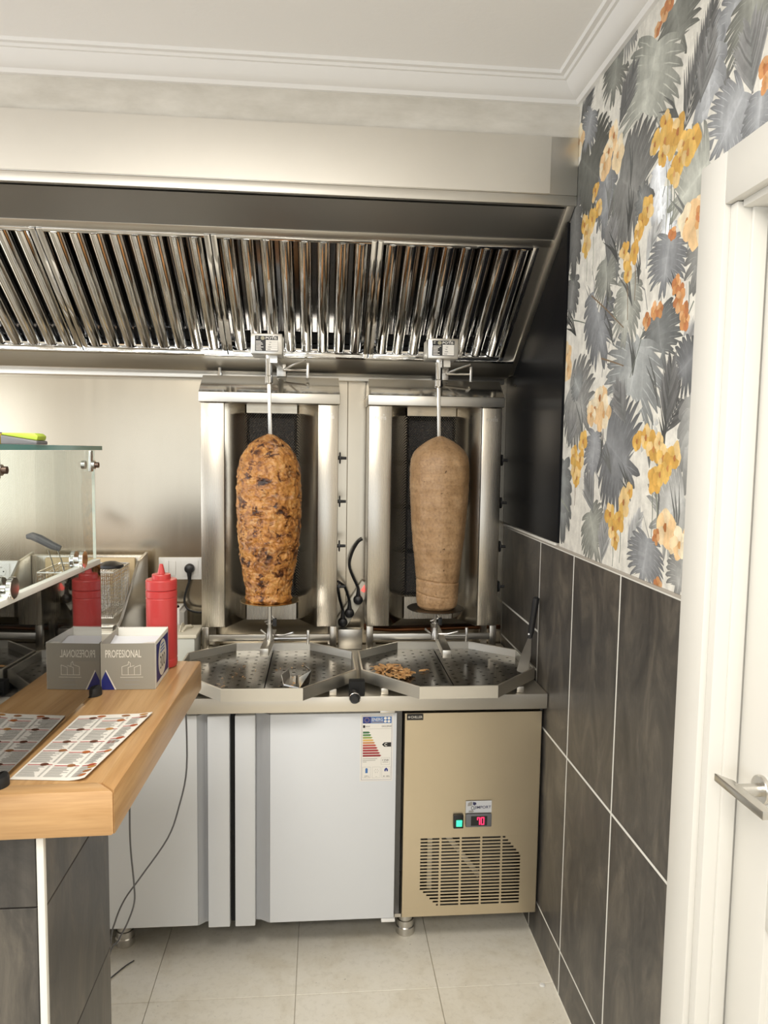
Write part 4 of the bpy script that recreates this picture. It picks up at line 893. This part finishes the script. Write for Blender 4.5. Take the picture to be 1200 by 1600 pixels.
def plate(name, label, x0, x1, z0, z1):
    t = thing(name, label, 'socket', ((x0+x1)/2, 2.994, (z0+z1)/2))
    MB().box(x0, x1, 2.984, 2.9935, z0, z1, WHITE, .002).build('cover_plate', t); return t
def schuko(t, x, z):
    f = MB(); f.box(x-.032, x+.032, 2.9815, 2.9838, z-.032, z+.032, WHITE, .001); f = f.build('socket', t, (x, 2.984, z))
    m = MB().lathe([(.0205, 0), (.0195, .0005), (.0185, -.0), (.0175, .0012), (.001, .0012)], (x, 2.9812, z), WHITE, 24, (0, -1, 0))
    for dx in (-.0095, .0095): m.lathe([(.0028, 0), (.0028, .0006)], (x+dx, 2.9800, z), BLACK_M, 10, (0, -1, 0))
    for dz in (-.0165, .0165): m.box(x-.003, x+.003, 2.9792, 2.9800, z+dz-.002, z+dz+.002, STEEL_S)
    m.build('socket_face', f, smooth=25)
s1 = plate('socket_plate', 'white wall plate with switches and a plugged in black cord beside the left grill', -.652, -.470, 1.190, 1.280)
mb = MB()
for a in (-.638, -.6105): MB().box(a, a+.0265, 2.979, 2.9838, 1.206, 1.266, WHITE, .0015).build('rocker_switch', s1)
schuko(s1, -.527, 1.236)
s2 = plate('socket_plate', 'white double wall socket behind the glass screen at the left edge', -1.36, -1.137, 1.178, 1.265)
schuko(s2, -1.187, 1.223); schuko(s2, -1.262, 1.223)
MB().box(-1.1365, -1.133, 2.985, 2.9935, 1.182, 1.262, BLACK_M).build('side_gap', s2)

def plug(name, label, c, ax, up, cord, cr=.0045):
    t = thing(name, label, 'plug', c); c = Vector(c); ax = Vector(ax).normalized(); up = Vector(up)
    b = MB().lathe([(.019, 0), (.0195, .004), (.0195, .018), (.016, .026), (.008, .030), (.001, .031)], c, BLACK, 20, ax).build('plug_body', t)
    MB().tube([c + ax*.014 + up*.014, c + ax*.014 + up*.034, c + ax*.014 + up*.050], [.0105, .0075, .006], BLACK, 10).build('strain_relief', t)
    cord = [c + ax*.014 + up*.05] + [Vector(p) for p in cord]
    # smooth the cord
    P = [cord[0]]
    for k in range(len(cord)-1):
        p0 = cord[max(0, k-1)]; p1 = cord[k]; p2 = cord[k+1]; p3 = cord[min(len(cord)-1, k+2)]
        for q_ in (.2, .4, .6, .8, 1):
            P.append(.5*((2*p1) + (p2-p0)*q_ + (2*p0-5*p1+4*p2-p3)*q_*q_ + (3*p1-p0-3*p2+p3)*q_**3))
    MB().tube(P, cr, BLACK, 8).build('cord', t); return t
plug('power_plug', 'black plug with a looping cord in the white plate beside the left grill', (-.527, 2.9775, 1.238), (0, -1, 0), (0, 0, -1), [(-.545, 2.955, 1.12), (-.535, 2.95, 1.08), (-.50, 2.94, 1.066), (-.452, 2.93, 1.066)])
# slanting socket strip between the grills
ps = thing('power_strip', 'pale socket strip slanting between the two grills with a glowing red switch', 'power strip', (.125, 2.96, 1.07))
ux = Vector((.080, 0, .125)).normalized(); vx = Vector((-ux.z, 0, ux.x)); c0 = Vector((.132, 2.975, 1.082))
MB().obox(c0, (ux, vx, (0, 1, 0)), (.110, .025, .014), CREAM, .003).build('body', ps)
MB().obox(c0 + ux*.088 + Vector((-.0, -.0145, .0)), (ux, vx, (0, 1, 0)), (.014, .008, .003), GLOW_O, .001).build('switch', ps)
for k, (f, cord) in enumerate(((-.075, [(.078, 2.92, 1.12), (.072, 2.90, 1.155), (.070, 2.88, 1.18)]), (-.025, [(.100, 2.93, 1.165), (.080, 2.90, 1.19), (.070, 2.88, 1.20)]), (.040, [(.118, 2.94, 1.245), (.125, 2.95, 1.30), (.150, 2.97, 1.345), (.170, 2.972, 1.36)]))):
    c = c0 + ux*f + Vector((0, -.0145, 0))
    if k: c += Vector((0, 0, -.004))
    plug('power_plug', ['lowest black plug in the slanting socket strip between the grills', 'middle black plug in the slanting socket strip between the grills', 'topmost black plug beside the red light on the socket strip'][k], c, (0, -1, 0), (0, 0, 1), cord, .0055)
# copper pipe low behind the grills
tag(MB().tube([(.182, 2.972, .99), (.22, 2.975, .985), (.30, 2.975, .98), (.70, 2.975, .99), (.742, 2.93, 1.0)], .009, COPPER, 10).build('gas_pipe', None, (.4, 2.975, .98)), 'copper coloured gas pipe running low behind the right grill', 'pipe')
tag(MB().box(.072, .170, 2.90, 2.94, .9185, 1.0, STEEL_H, .002).build('steel_upstand', None, (.12, 2.92, .92)), 'small plain steel box standing between the two grills at the wall', 'metal box')

# ---------------------------------------------------------------- fryer and baskets at the left
fy = thing('deep_fryer', 'steel table fryer with tall side plates behind the glass screen', 'fryer', (-.9, 2.70, .918))
MB().box(-1.12, -.692, 2.47, 2.93, .919, 1.10, STEEL_H, .003).build('body', fy)
for x in (-1.124, -.6915):
    MB().prism([(x, 2.46, 1.09), (x, 2.56, 1.13), (x, 2.80, 1.295), (x, 2.93, 1.310), (x, 2.93, .925), (x, 2.46, .925)], (.010, 0, 0), STEEL_S, .001).build('side_plate', fy)
MB().box(-1.113, -.6925, 2.90, 2.93, 1.10, 1.30, STEEL_V, .001).build('back_plate', fy)
MB().box(-1.113, -.70, 2.50, 2.55, 1.1005, 1.115, STEEL_S, .002).build('front_rim', fy)
tag(MB().box(-1.05, -.715, 2.86, 2.88, 1.12, 1.296, BOARD, .004).build('cutting_board', None, (-.88, 2.87, 1.12)), 'pale wooden board standing behind the fryer baskets', 'board')
def basket(label, x0, x1, y0, y1, z0, z1, handle):
    t = thing('fryer_basket', label, 'fryer basket', ((x0+x1)/2, (y0+y1)/2, z0), 'fryer baskets')
    mb = MB(); r = .0012
    for z in [z0 + (z1-z0)*k/12 for k in range(13)]:
        for a, b in (((x0, y0), (x1, y0)), ((x1, y0), (x1, y1)), ((x1, y1), (x0, y1)), ((x0, y1), (x0, y0))): mb.tube([(*a, z), (*b, z)], r, CHROME, 4, False)
    for x in [x0 + (x1-x0)*k/10 for k in range(11)]:
        mb.tube([(x, y0, z1), (x, y0, z0), (x, y1, z0), (x, y1, z1)], r, CHROME, 4, False)
    for y in [y0 + (y1-y0)*k/14 for k in range(15)]:
        mb.tube([(x0, y, z1), (x0, y, z0), (x1, y, z0), (x1, y, z1)], r, CHROME, 4, False)
    w = mb.build('wire_mesh', t); w['kind'] = 'stuff'
    MB().tube([(x0, y0, z1), (x1, y0, z1), (x1, y1, z1), (x0, y1, z1), (x0, y0, z1)], .0035, CHROME, 8).build('rim', t)
    if handle:
        hx_ = x0 + .055
        for s_ in (-.016, .016): MB().tube([(hx_ + s_ + .02, y0-.001, z1), (hx_ + s_ + .018, y0-.02, z1+.045), (hx_ + s_+.010, y0-.03, z1+.082)], .0022, CHROME, 6).build('handle_wire', t)
        MB().tube([(hx_+.035, y0-.03, z1+.088), (hx_+.012, y0-.033, z1+.098), (hx_-.03, y0-.036, z1+.122), (hx_-.055, y0-.037, z1+.132), (hx_-.072, y0-.038, z1+.13)], [.010, .0135, .0145, .0135, .008], GREYP, 12).build('grip', t)
    return t
basket('wire fryer basket with a raised grey grip behind the glass', -.975, -.80, 2.585, 2.80, 1.125, 1.285, True)
basket('wire fryer basket without a grip next to the side plate', -.790, -.722, 2.585, 2.80, 1.125, 1.285, False)
tag(MB().lathe([(.001, 0), (.04, 0), (.045, .004), (.044, .012), (.02, .022), (.001, .024)], (-.757, 2.69, 1.286), BLACK, 20).build('basket_lid', None, (-.757, 2.69, 1.286)), 'black domed lid resting on the fryer basket beside the side plate', 'lid')

# ---------------------------------------------------------------- serving bar
BZ = 1.18
bar = thing('serving_bar', 'beech topped serving bar on a dark tiled base in the left foreground', 'serving bar', (-.7, 1.35, 0))
top = [(-.349, 1.172, BZ-.075), (-.337, 1.858, BZ-.075), (-2.2, 1.899, BZ-.075), (-2.2, 1.119, BZ-.075)]
MB().prism(top, (0, 0, .0748), WOOD).build('bar_top', bar)
MB().prism([(-.323, 1.144, BZ-.076), (-.302, 1.861, BZ-.076), (-.3432, 1.8592, BZ-.076), (-.3552, 1.1785, BZ-.076)], (0, 0, .076), WOOD, .005).build('edge_band', bar)
MB().prism([(-.3233, 1.1437, BZ-.076), (-.3555, 1.1782, BZ-.076), (-2.2, 1.1267, BZ-.076), (-2.2, 1.090, BZ-.076)], (0, 0, .076), WOOD_X, .005).build('edge_band', bar)
BX = -.436; BY0, BY1 = 1.152, 1.50
MB().box(-2.2, BX-.008, BY0+.008, BY1-.001, 0, BZ-.0765, PAINT).build('base_core', bar)
def btile(x0, x1, y0, y1, z0, z1):
    MB().box(x0, x1, y0, y1, z0, z1, TILE, .0009, 1).build('tile', bar, ((x0+x1)/2, (y0+y1)/2, (z0+z1)/2))
zz = [0, .052, .361, .670, .982, BZ-.0768]
for a, b in zip(zz, zz[1:]): btile(BX-.0075, BX, BY0+.0105, BY1, a+.0012, b-.0012)
xs = [-2.2, -1.8, -1.35, -.90, BX-.011]; zf = [0, .08, .375, .68, .985, BZ-.0768]
for a, b in zip(xs, xs[1:]):
    for c, d_ in zip(zf, zf[1:]): btile(a+.0012, b-.0012, BY0, BY0+.0075, c+.0012, d_-.0012)
MB().box(BX-.0105, BX+.0008, BY0-.0008, BY0+.0100, 0, BZ-.0768, GROUT, .001).build('corner_strip', bar)
MB().box(BX-.0065, BX-.0008, BY0+.0102, BY1-.0002, 0, BZ-.077, mat('dark_joint', (.02, .02, .02), .8)).build('joint', bar)

# glass screen on the bar
gs = thing('glass_screen', 'glass sneeze guard with chrome clips and glass shelf standing on the bar', 'sneeze guard', (-.50, 1.3, BZ))
GX0, GX1 = -.508, -.487   # slight skew of the bar
def gx(y): return -.506 + (y - 1.17)*.041
ya, yb = .80, 1.648
mb = MB(); th = .008
vs = [(gx(y) + dx, y, z) for y in (ya, yb) for dx in (-th, 0) for z in (BZ+.010, 1.462)]
mb.solid(vs, [(0, 1, 3, 2), (4, 6, 7, 5), (0, 4, 5, 1), (2, 3, 7, 6), (0, 2, 6, 4), (1, 5, 7, 3)], SMOKED).build('smoked_front_pane', gs, smooth=0)
vs = [(gx(y) + dx, y, z) for y in (ya, yb) for dx in (-.014, .0005) for z in (1.4625, 1.474)]
MB().solid(vs, [(0, 1, 3, 2), (4, 6, 7, 5), (0, 4, 5, 1), (2, 3, 7, 6), (0, 2, 6, 4), (1, 5, 7, 3)], GLASS_EDGE_W, .001).build('pale_top_edge', gs)
ye = 1.640
vs = [(gx(y) - .006 + dx, y, z) for y in (ya, ye) for dx in (-.006, 0) for z in (1.476, 1.7125)]
MB().solid(vs, [(0, 1, 3, 2), (4, 6, 7, 5), (0, 4, 5, 1), (2, 3, 7, 6), (0, 2, 6, 4), (1, 5, 7, 3)], GLASS).build('clear_upper_pane', gs, smooth=0)
MB().box(gx(ye)-.0122, gx(ye)-.0060, ye+.0001, ye+.0022, 1.476, 1.7125, GLASS_EDGE_W).build('pane_edge', gs)
sh = MB().box(-.90, gx(ye)+.006, .95, ye+.012, 1.7135, 1.7225, GLASS).build('glass_shelf', gs, smooth=0)
MB().box(gx(ye)+.0062, gx(ye)+.0072, .95, ye+.0120, 1.7135, 1.7225, GLASS_EDGE).box(-.90, gx(ye)+.0072, ye+.0122, ye+.013, 1.7135, 1.7225, GLASS_EDGE).box(-.90, gx(ye)+.0072, .949, .9499, 1.7135, 1.7225, GLASS_EDGE).build('shelf_edge', sh)
for y in (1.225, 1.540):
    x = gx(y) - .007; c = MB()
    for dx in (-.013, .0045): c.lathe([(.0005, 0), (.0175, 0), (.0185, .001), (.0185, .0075), (.0175, .0085), (.0005, .0085)], (x + dx, y, 1.4885), CHROME, 26, (1, 0, 0))
    c.lathe([(.006, 0), (.006, .02)], (x-.008, y, 1.4885), CHROME, 12, (1, 0, 0)); c.box(x-.012, x+.012, y-.016, y+.016, 1.4742, 1.482, CHROME, .001)
    c.build('chrome_clip', gs, (x, y, 1.49))
for y in (1.19, 1.605):
    x = gx(y); c = MB().box(x-.0035, x+.0015, y-.009, y+.009, 1.668, 1.7125, STEEL_S, .001).lathe([(.009, 0), (.009, .006)], (x+.0015, y, 1.682), STEEL_S, 16, (1, 0, 0)).lathe([(.006, .0), (.006, .008)], (x+.007, y, 1.682), mat('bronze_bolt', (.16, .11, .09), .4, 1.), 14, (1, 0, 0)).lathe([(.009, 0), (.009, -.008)], (x-.012, y, 1.682), STEEL_S, 16, (1, 0, 0)); c.build('shelf_bracket', gs)
for y in (1.17, 1.605):
    MB().lathe([(.021, 0), (.021, .012), (.019, .017), (.006, .018)], (gx(y)-.008, y, BZ+.0002), RUBBER, 22).build('rubber_foot', gs, (gx(y), y, BZ))
# dark display well behind the screen
MB().box(-.98, -.53, .85, 1.60, BZ+.001, 1.20, DARK_STEEL).box(-.545, -.53, .85, 1.60, 1.2, 1.34, GREYP).box(-.98, -.965, .85, 1.60, 1.2, 1.34, GREYP).box(-.965, -.545, 1.585, 1.60, 1.2, 1.34, GREYP).box(-.965, -.545, .85, .865, 1.2, 1.34, GREYP).build('display_well', gs)
MB().box(-.964, -.546, .87, 1.58, 1.30, 1.335, BLACK_M).build('well_cover', gs)
# tool on the shelf
tl = thing('hand_tool', 'lime green and grey handled tool with a purple end lying on the glass shelf', 'tool', (-.53, 1.30, 1.723))
MB().prism([(-.535, 1.275, 1.7228), (-.476, 1.275, 1.7228), (-.476, 1.275, 1.729), (-.535, 1.275, 1.738)], (0, .05, 0), GREYP, .002).build('grey_body', tl)
MB().prism([(-.535, 1.28, 1.7385), (-.478, 1.28, 1.7298), (-.476, 1.28, 1.737), (-.482, 1.28, 1.742), (-.535, 1.28, 1.742)], (0, .04, 0), GREEN, .0015).build('lime_top', tl)
MB().prism([(-.5455, 1.275, 1.7228), (-.5355, 1.275, 1.7228), (-.5355, 1.275, 1.740), (-.5455, 1.275, 1.741)], (0, .05, 0), YELLOWP, .001).build('ochre_band', tl)
MB().prism([(-.61, 1.272, 1.7228), (-.546, 1.272, 1.7228), (-.546, 1.272, 1.742), (-.61, 1.272, 1.752)], (0, .056, 0), PURPLE, .003).build('purple_end', tl)

# dispenser box
bx = thing('dispenser_box', 'grey and blue dispenser carton standing on the bar in front of the red bottle', 'carton', (-.43, 1.70, BZ))
x0, x1, y0, y1, z0, z1 = -.4862, -.3675, 1.637, 1.778, BZ+.0005, 1.287
mb = MB().box(x0, x1, y0, y0+.0015, z0, z1-.002, GREYBOX).box(x1-.0015, x1, y0+.0015, y1, z0, z1, CARDW).box(x0, x0+.0015, y0+.0015, y1, z0, z1, GREYBOX).box(x0, x1, y1-.0015, y1, z0, z1, CARDW).box(x0+.0015, x1-.0015, y0+.0015, y1-.0015, z0, z0+.0015, CARDW)
for k in range(30):
    xx = x0 + (x1-x0)*(k+.5)/30; mb.prism([(xx-.0016, y1-.0015, z1), (xx+.0016, y1-.0015, z1), (xx, y1-.0015, z1+.003)], (0, .0015, 0), CARDW)
mb.prism([(x1, y0-.0003, z0), (x1+.0003, y0-.0003, z0), (x1+.0003, y0-.0003, z1), (x1, y0-.0003, z1)], (0, .003, 0), CARDW)
mb.build('carton', bx, smooth=0)
MB().prism([(x0+.002, y0+.004, z1-.032), (x1-.002, y0+.004, z1-.032), (x1-.002, y1-.03, z1-.012), (x1-.002, y1-.003, z1-.020), (x0+.002, y1-.003, z1-.020), (x0+.002, y1-.03, z1-.012)], (0, 0, -.05), mat('tissue', (.80, .82, .86), .7), .002).build('paper_sheets', bx)
MB().prism([(x1-.03, y0+.002, z1-.002), (x1-.004, y0+.002, z1-.002), (x1-.003, y0+.03, z1-.006), (x1-.02, y0+.02, z1-.004)], (0, 0, -.001), CARDW).build('torn_flap', bx)
pr = MB(); o = (x0, y0-.0001, z0); q = lambda pts, m, k=1: pr.poly(o, X3, Z3, pts, m, .0002*k)
q([(.0012, 0), (.030, 0), (.0105, .042), (.0012, .022)], NAVY); q([(.0302, 0), (.0335, 0), (.0112, .046), (.0105, .042)], PRINT_W)
pr.text('PROFESIONAL', (x0+.0105, y0-.0001, z0+.073), X3, Z3, .0175, PRINT_W, .0004, .078, bold=.012)
fx = .046
for a, b in (((0, .033), (0, .052)), ((.0135, .033), (.0135, .0505)), ((.027, .033), (.027, .0505)), ((.0405, .033), (.0405, .0555)), ((0, .052), (.0135, .0565)), ((.0135, .0505), (.027, .0545)), ((.027, .0505), (.0405, .0555)), ((.0135, .0565), (.0145, .064)), ((.0145, .064), (.0185, .060)), ((.0185, .060), (.0185, .053)), ((-.001, .0335), (.0415, .0335)), ((-.004, .0280), (.046, .0280))):
    A = Vector((fx+a[0], a[1])); B = Vector((fx+b[0], b[1])); d = (B-A).normalized()*.0005; n_ = Vector((-d.y, d.x))
    q([(A-n_)[:], (B-n_)[:], (B+n_)[:], (A+n_)[:]], PRINT_W)
q([(fx+.006, .020), (fx+.038, .020), (fx+.038, .022), (fx+.006, .022)], PRINT_G); q([(fx+.006, .010), (fx+.038, .010), (fx+.038, .0125), (fx+.006, .0125)], PRINT_G)
o2 = (x1+.0001, y0, z0); u2 = (0, 1, 0)
pr.poly(o2, u2, Z3, [(.012, .010), (.135, .010), (.135, .098), (.012, .098)], NAVY, .0003)
pr.poly(o2, u2, Z3, [(.072 + .042*math.cos(t_), .054 + .042*math.sin(t_)) for t_ in [k*PI/16 for k in range(32)]], PRINT_W, .0005)
pr.text('300', (x1+.0001, y0+.0725, z0+.031), u2, Z3, .030, PRINT_K, .0007, .052, True)
for k in range(3): pr.poly(o2, u2, Z3, [(.050+.002*k, .068+.0075*k), (.094-.002*k, .068+.0075*k), (.094-.002*k, .0715+.0075*k), (.050+.002*k, .0715+.0075*k)], EB, .0007)
pr.build('print', bx, smooth=0, recalc=False)

# red squeeze bottle
bo = thing('squeeze_bottle', 'tall red sauce squeeze bottle standing on the bar behind the carton', 'bottle', (-.391, 1.818, BZ))
c = (-.391, 1.818, BZ+.0005)
MB().lathe([(.030, 0), (.0355, .002), (.037, .008), (.037, .020), (.0362, .0215), (.0362, .024), (.037, .026), (.037, .160), (.0372, .172), (.0362, .1735), (.0375, .176), (.0375, .190), (.034, .193), (.033, .2)], c, RED, 36).build('body', bo)
MB().lathe([(.034, .1935), (.0375, .1945), (.0375, .2155), (.0355, .2185), (.0225, .2195), (.0225, .229), (.0215, .231), (.0095, .232), (.0085, .236), (.0045, .2545), (.0035, .2555), (.001, .256)], c, RED, 36).build('cap', bo)
MB().lathe([(.0328, .004), (.0352, .008), (.0352, .146), (.001, .146)], c, RED_S, 30).build('sauce', bo)

# printed menu sheet
mn = MB(); corner = [(-.512, 1.165), (-.3495, 1.172), (-.318, 1.530), (-.520, 1.520)]
C0, C1, C2, C3 = [Vector(p) for p in ((-.500, 1.190), (-.378, 1.178), (-.338, 1.478), (-.480, 1.470))]
nu, nv = 14, 14; grid = []
def mp(u, v, k=0):
    p = C0*(1-u)*(1-v) + C1*u*(1-v) + C2*u*v + C3*(1-u)*v
    return (p.x, p.y, BZ + .0016 + .006*max(0, (u-.75)/.25)**2*(1-v*.6) + .0015*v*v + .00015*k)
for i in range(nu+1): grid.append([mp(i/nu, j/nv) for j in range(nv+1)])
sheet(mn, grid, PAPER, .0008)
mn = tag(mn.build('menu_sheet', None, (-.42, 1.33, BZ), smooth=40), 'printed paper menu with red headings lying at the near end of the bar', 'menu'); WORLD[mn] = Vector((-.42, 1.33, BZ))
MR = mat('red_print', (.42, .04, .04), .55); MO = [mat('food_print', c_, .55) for c_ in ((.40, .12, .03), (.30, .13, .05), (.45, .22, .06), (.12, .04, .02))]
pr = MB()
def mq(u0, u1, v0, v1, m, k=2):
    n_ = max(1, int((u1-u0)/.1)); 
    for i in range(n_):
        a = u0 + (u1-u0)*i/n_; b = u0 + (u1-u0)*(i+1)/n_
        pr.add([mp(a, v0, k), mp(b, v0, k), mp(b, v1, k), mp(a, v1, k)], [(0, 1, 2, 3)], m)
for (ua, ub) in ((.03, .36), (.40, .73), (.77, .97)):
    v = .035
    while v < .93:
        blk = R.randint(7, 12)
        for k in range(blk):
            if v > .93: break
            e = ua + (ub-ua)*R.uniform(.55, .82); mq(ua, e, v, v+.0065, PRINT_G); 
            if ub - ua > .25: mq(ub-.035, ub-.006, v, v+.0065, PRINT_G)
            v += .0135
        if v < .93:
            mq(ua, ub, v+.004, v+.014, MR); 
            cu, cv = ua + (ub-ua)*R.uniform(.55, .8), v+.012; n_ = 14
            pr.add([mp(cu + .055*math.cos(k*2*PI/n_), cv + .020*math.sin(k*2*PI/n_), 4) for k in range(n_)], [list(range(n_))], R.choice(MO))
            v += .04
for k, (cu, cv) in enumerate(((.90, .05), (.92, .10), (.93, .15), (.33, .965), (.66, .965), (.90, .97))):
    pr.add([mp(min(.995, cu + .06*math.cos(t_)), min(.995, cv + .018*math.sin(t_)), 4) for t_ in [j*PI/7 for j in range(14)]], [list(range(14))], MO[k % 3])
for k in range(3): mq(.78+.055*k, .825+.055*k, .50, .535, [MR, MO[0], PRINT_G][k])
pr.build('print', mn, smooth=0, recalc=False)

# thin grey cables hanging from the underside of the bar
def cable(label, pts):
    P = []; pts = [Vector(p) for p in pts]
    for k in range(len(pts)-1):
        p0 = pts[max(0, k-1)]; p1 = pts[k]; p2 = pts[k+1]; p3 = pts[min(len(pts)-1, k+2)]
        for q_ in (0, .2, .4, .6, .8): P.append(.5*((2*p1) + (p2-p0)*q_ + (2*p0-5*p1+4*p2-p3)*q_*q_ + (3*p1-p0-3*p2+p3)*q_**3))
    P.append(pts[-1]); tag(MB().tube(P, .0021, CABLE, 7).build('cable', None, pts[-1]), label, 'cable')
cable('thin grey cable in a wide bow from the bar top to the floor', [(-.322, 1.75, 1.1035), (-.321, 1.75, .946), (-.34, 1.75, .849), (-.368, 1.75, .769), (-.433, 1.75, .673), (-.472, 1.75, .617), (-.496, 1.75, .56), (-.51, 1.75, .49), (-.535, 1.74, .2), (-.58, 1.78, .02), (-.66, 1.92, .0025), (-.71, 2.10, .0025), (-.69, 2.25, .0025), (-.646, 2.341, .0025), (-.615, 2.38, .0025)])
cable('thin grey cable hanging straighter, close to the tiled bar base', [(-.438, 1.70, 1.1035), (-.444, 1.7, .893), (-.444, 1.7, .783), (-.437, 1.7, .687), (-.437, 1.7, .639), (-.452, 1.7, .592), (-.475, 1.7, .545), (-.50, 1.7, .49), (-.53, 1.69, .2), (-.54, 1.68, .003)])
tag(MB().lathe([(.001, 0), (.009, 0), (.009, .002), (.007, .0035), (.001, .004)], (.727, 2.18, .0002), WHITE, 16).build('floor_cap', None, (.727, 2.18, 0)), 'small round white cap lying on the floor beside the tiled wall', 'cap')
